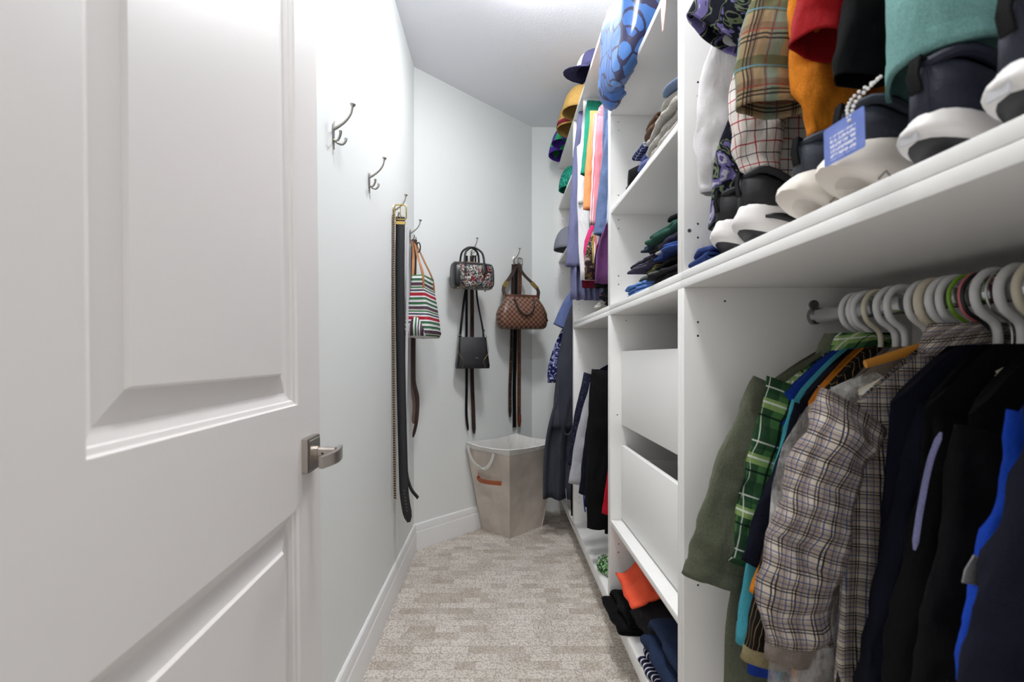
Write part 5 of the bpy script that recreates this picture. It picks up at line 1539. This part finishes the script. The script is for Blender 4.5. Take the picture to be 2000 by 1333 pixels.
ge('shirt', 'green white and black striped shirt between robe and steel blue shirt', 3.03, plaid('multi_stripe', (28, 28, 30), [(1, .11, 0, .02, (226, 228, 226), 1), (1, .11, .05, .02, (150, 176, 110), 1)]), (.29, .86), None, seed=86)
for y, lab in ((2.93, 'white hanger of the charcoal robe'), (2.86, 'white hanger of the black trousers'), (3.03, 'white hanger of the striped end bay shirt'), (3.10, 'white hanger of the steel blue shirt'), (3.16, 'white hanger of the printed shirt'), (3.22, 'white hanger of the black end bay shirt')):
    hanger(y, ROD4 + .002, m_hg_white, lab, .0050, group='hangers in the end bay')
mb = MB(); mb.tube(catmull([at(1105, 955, 2.83), at(1109, 1000, 2.80), at(1118, 1022, 2.77), at(1124, 1046, 2.76)], 16), .0022, 6)
tag(mb.build('grey_cord', plain('grey_cord_cloth', (128, 128, 134), .8)), 'thin grey cord trailing from the end bay to the carpet edge', 'cord')

def cap(label, x, y, z, mat, brimmat, r=.088, h=.11, rz=180, tilt=0, panel=None, flap=.075, band=None):
    root = empty('cap', (x, y, z), (0, R(tilt), R(rz)))
    tag(root, label, 'cap', 'caps on the end shelves')
    rings = []
    for i in range(10):
        a = PI/2 * i/9.05
        rr = r * math.cos(a)**.75
        rings.append([(rr*1.06*math.cos(2*PI*j/28), rr*math.sin(2*PI*j/28), .006 + h*math.sin(a)**1.1 + .003*nz(j*.9, i)) for j in range(28)])
    mb = MB(); mb.loft(rings, True, False, True); mb.build('crown', mat, root, angle=70, solid=.002)
    mb = MB(); rs = []
    for i in range(9):
        q = -1 + 2*i/8
        a = R(68*q)
        x0, y0 = r*1.04*math.cos(a), r*math.sin(a)
        ext = flap * math.sqrt(max(0, 1 - q*q*.96))
        rs.append([(x0, y0, .008), (x0 + ext*.5, y0*.99, .010 - .010*q*q), (x0 + ext, y0*.96, .004 - .016*q*q + .004)])
    mb.loft(rs, False); mb.build('brim', brimmat, root, angle=70, solid=.004)
    mb = MB(); mb.ellipsoid((0, 0, .006 + h*1.0), (.007, .007, .004), 10, 6); mb.build('button', brimmat, root)
    if band:
        bb = [[(r*1.075*math.cos(2*PI*j/28), r*1.015*math.sin(2*PI*j/28), z) for j in range(28)] for z in (.016, .040)]
        mb = MB(); mb.loft(bb, True); mb.build('hat_band', band, root, solid=.002)
    if panel:
        rs = [[(r*1.075*math.cos(a_)*math.cos(e)**.75, r*1.015*math.sin(a_)*math.cos(e)**.75, .007 + h*math.sin(e)**1.1) for a_ in [R(v) for v in (-34, -17, 0, 17, 34)]] for e in (.08, .3, .55, .8)]
        mb = MB(); mb.loft(rs, False); mb.build('front_panel', panel, root, solid=.002)
    return root
zt = 2.4645
k_mardi = print_cloth('purple_green_patchwork', [(0, (84, 52, 156)), (.40, (40, 156, 96)), (.50, (232, 160, 74)), (.55, (60, 48, 76)), (.60, (150, 180, 214)), (.66, (36, 130, 70))], 12.0, 'cells')
k_tan = cloth('tan_straw', (186, 150, 86), .2, strength=.7)
k_tealprint = print_cloth('teal_tropical_print', [(0, (24, 118, 96)), (.48, (60, 176, 150)), (.53, (18, 84, 82)), (.60, (30, 150, 110))], 20.0)
cap('purple and green patchwork cap at the end of the top shelf', .452, 3.30, zt, k_mardi, cloth('purple_brim', (86, 58, 160)), r=.098, h=.165, tilt=4, rz=20, flap=.06)
cap('small patchwork cap wedged in front of the purple and green one', .446, 3.12, zt, k_mardi, cloth('pink_brim', (206, 160, 170)), r=.092, h=.115, tilt=8, rz=-20, flap=.05)
cap('tall tan straw hat with a maroon band on the top shelf', .465, 2.93, zt, k_tan, k_tan, r=.10, h=.20, tilt=5, rz=10, flap=.03, band=k_maroon)
cap('tan straw hat beside the taller one on the top shelf', .470, 2.72, zt, k_tan, k_maroon, r=.10, h=.15, tilt=5, rz=-10, flap=.04)
cap('navy and cream cap nearest on the top shelf', .470, 2.33, zt, cloth('navy_cap', (46, 46, 74)), cloth('navy_cap', (46, 46, 74)), r=.085, h=.10, flap=.065, panel=cloth('cream_cap', (214, 206, 184)))
cap('teal tropical print cap on the shelf below the top', .490, 3.13, 2.1754, k_tealprint, cloth('rust_brim', (176, 104, 50)), r=.088, h=.15, flap=.035, rz=15)
cap('plain grey cap on the lowest of the end shelves', .478, 3.15, 1.7914, cloth('grey_cap', (126, 128, 138), .08), cloth('grey_cap', (126, 128, 138), .08), r=.105, h=.15, flap=.05, rz=20)
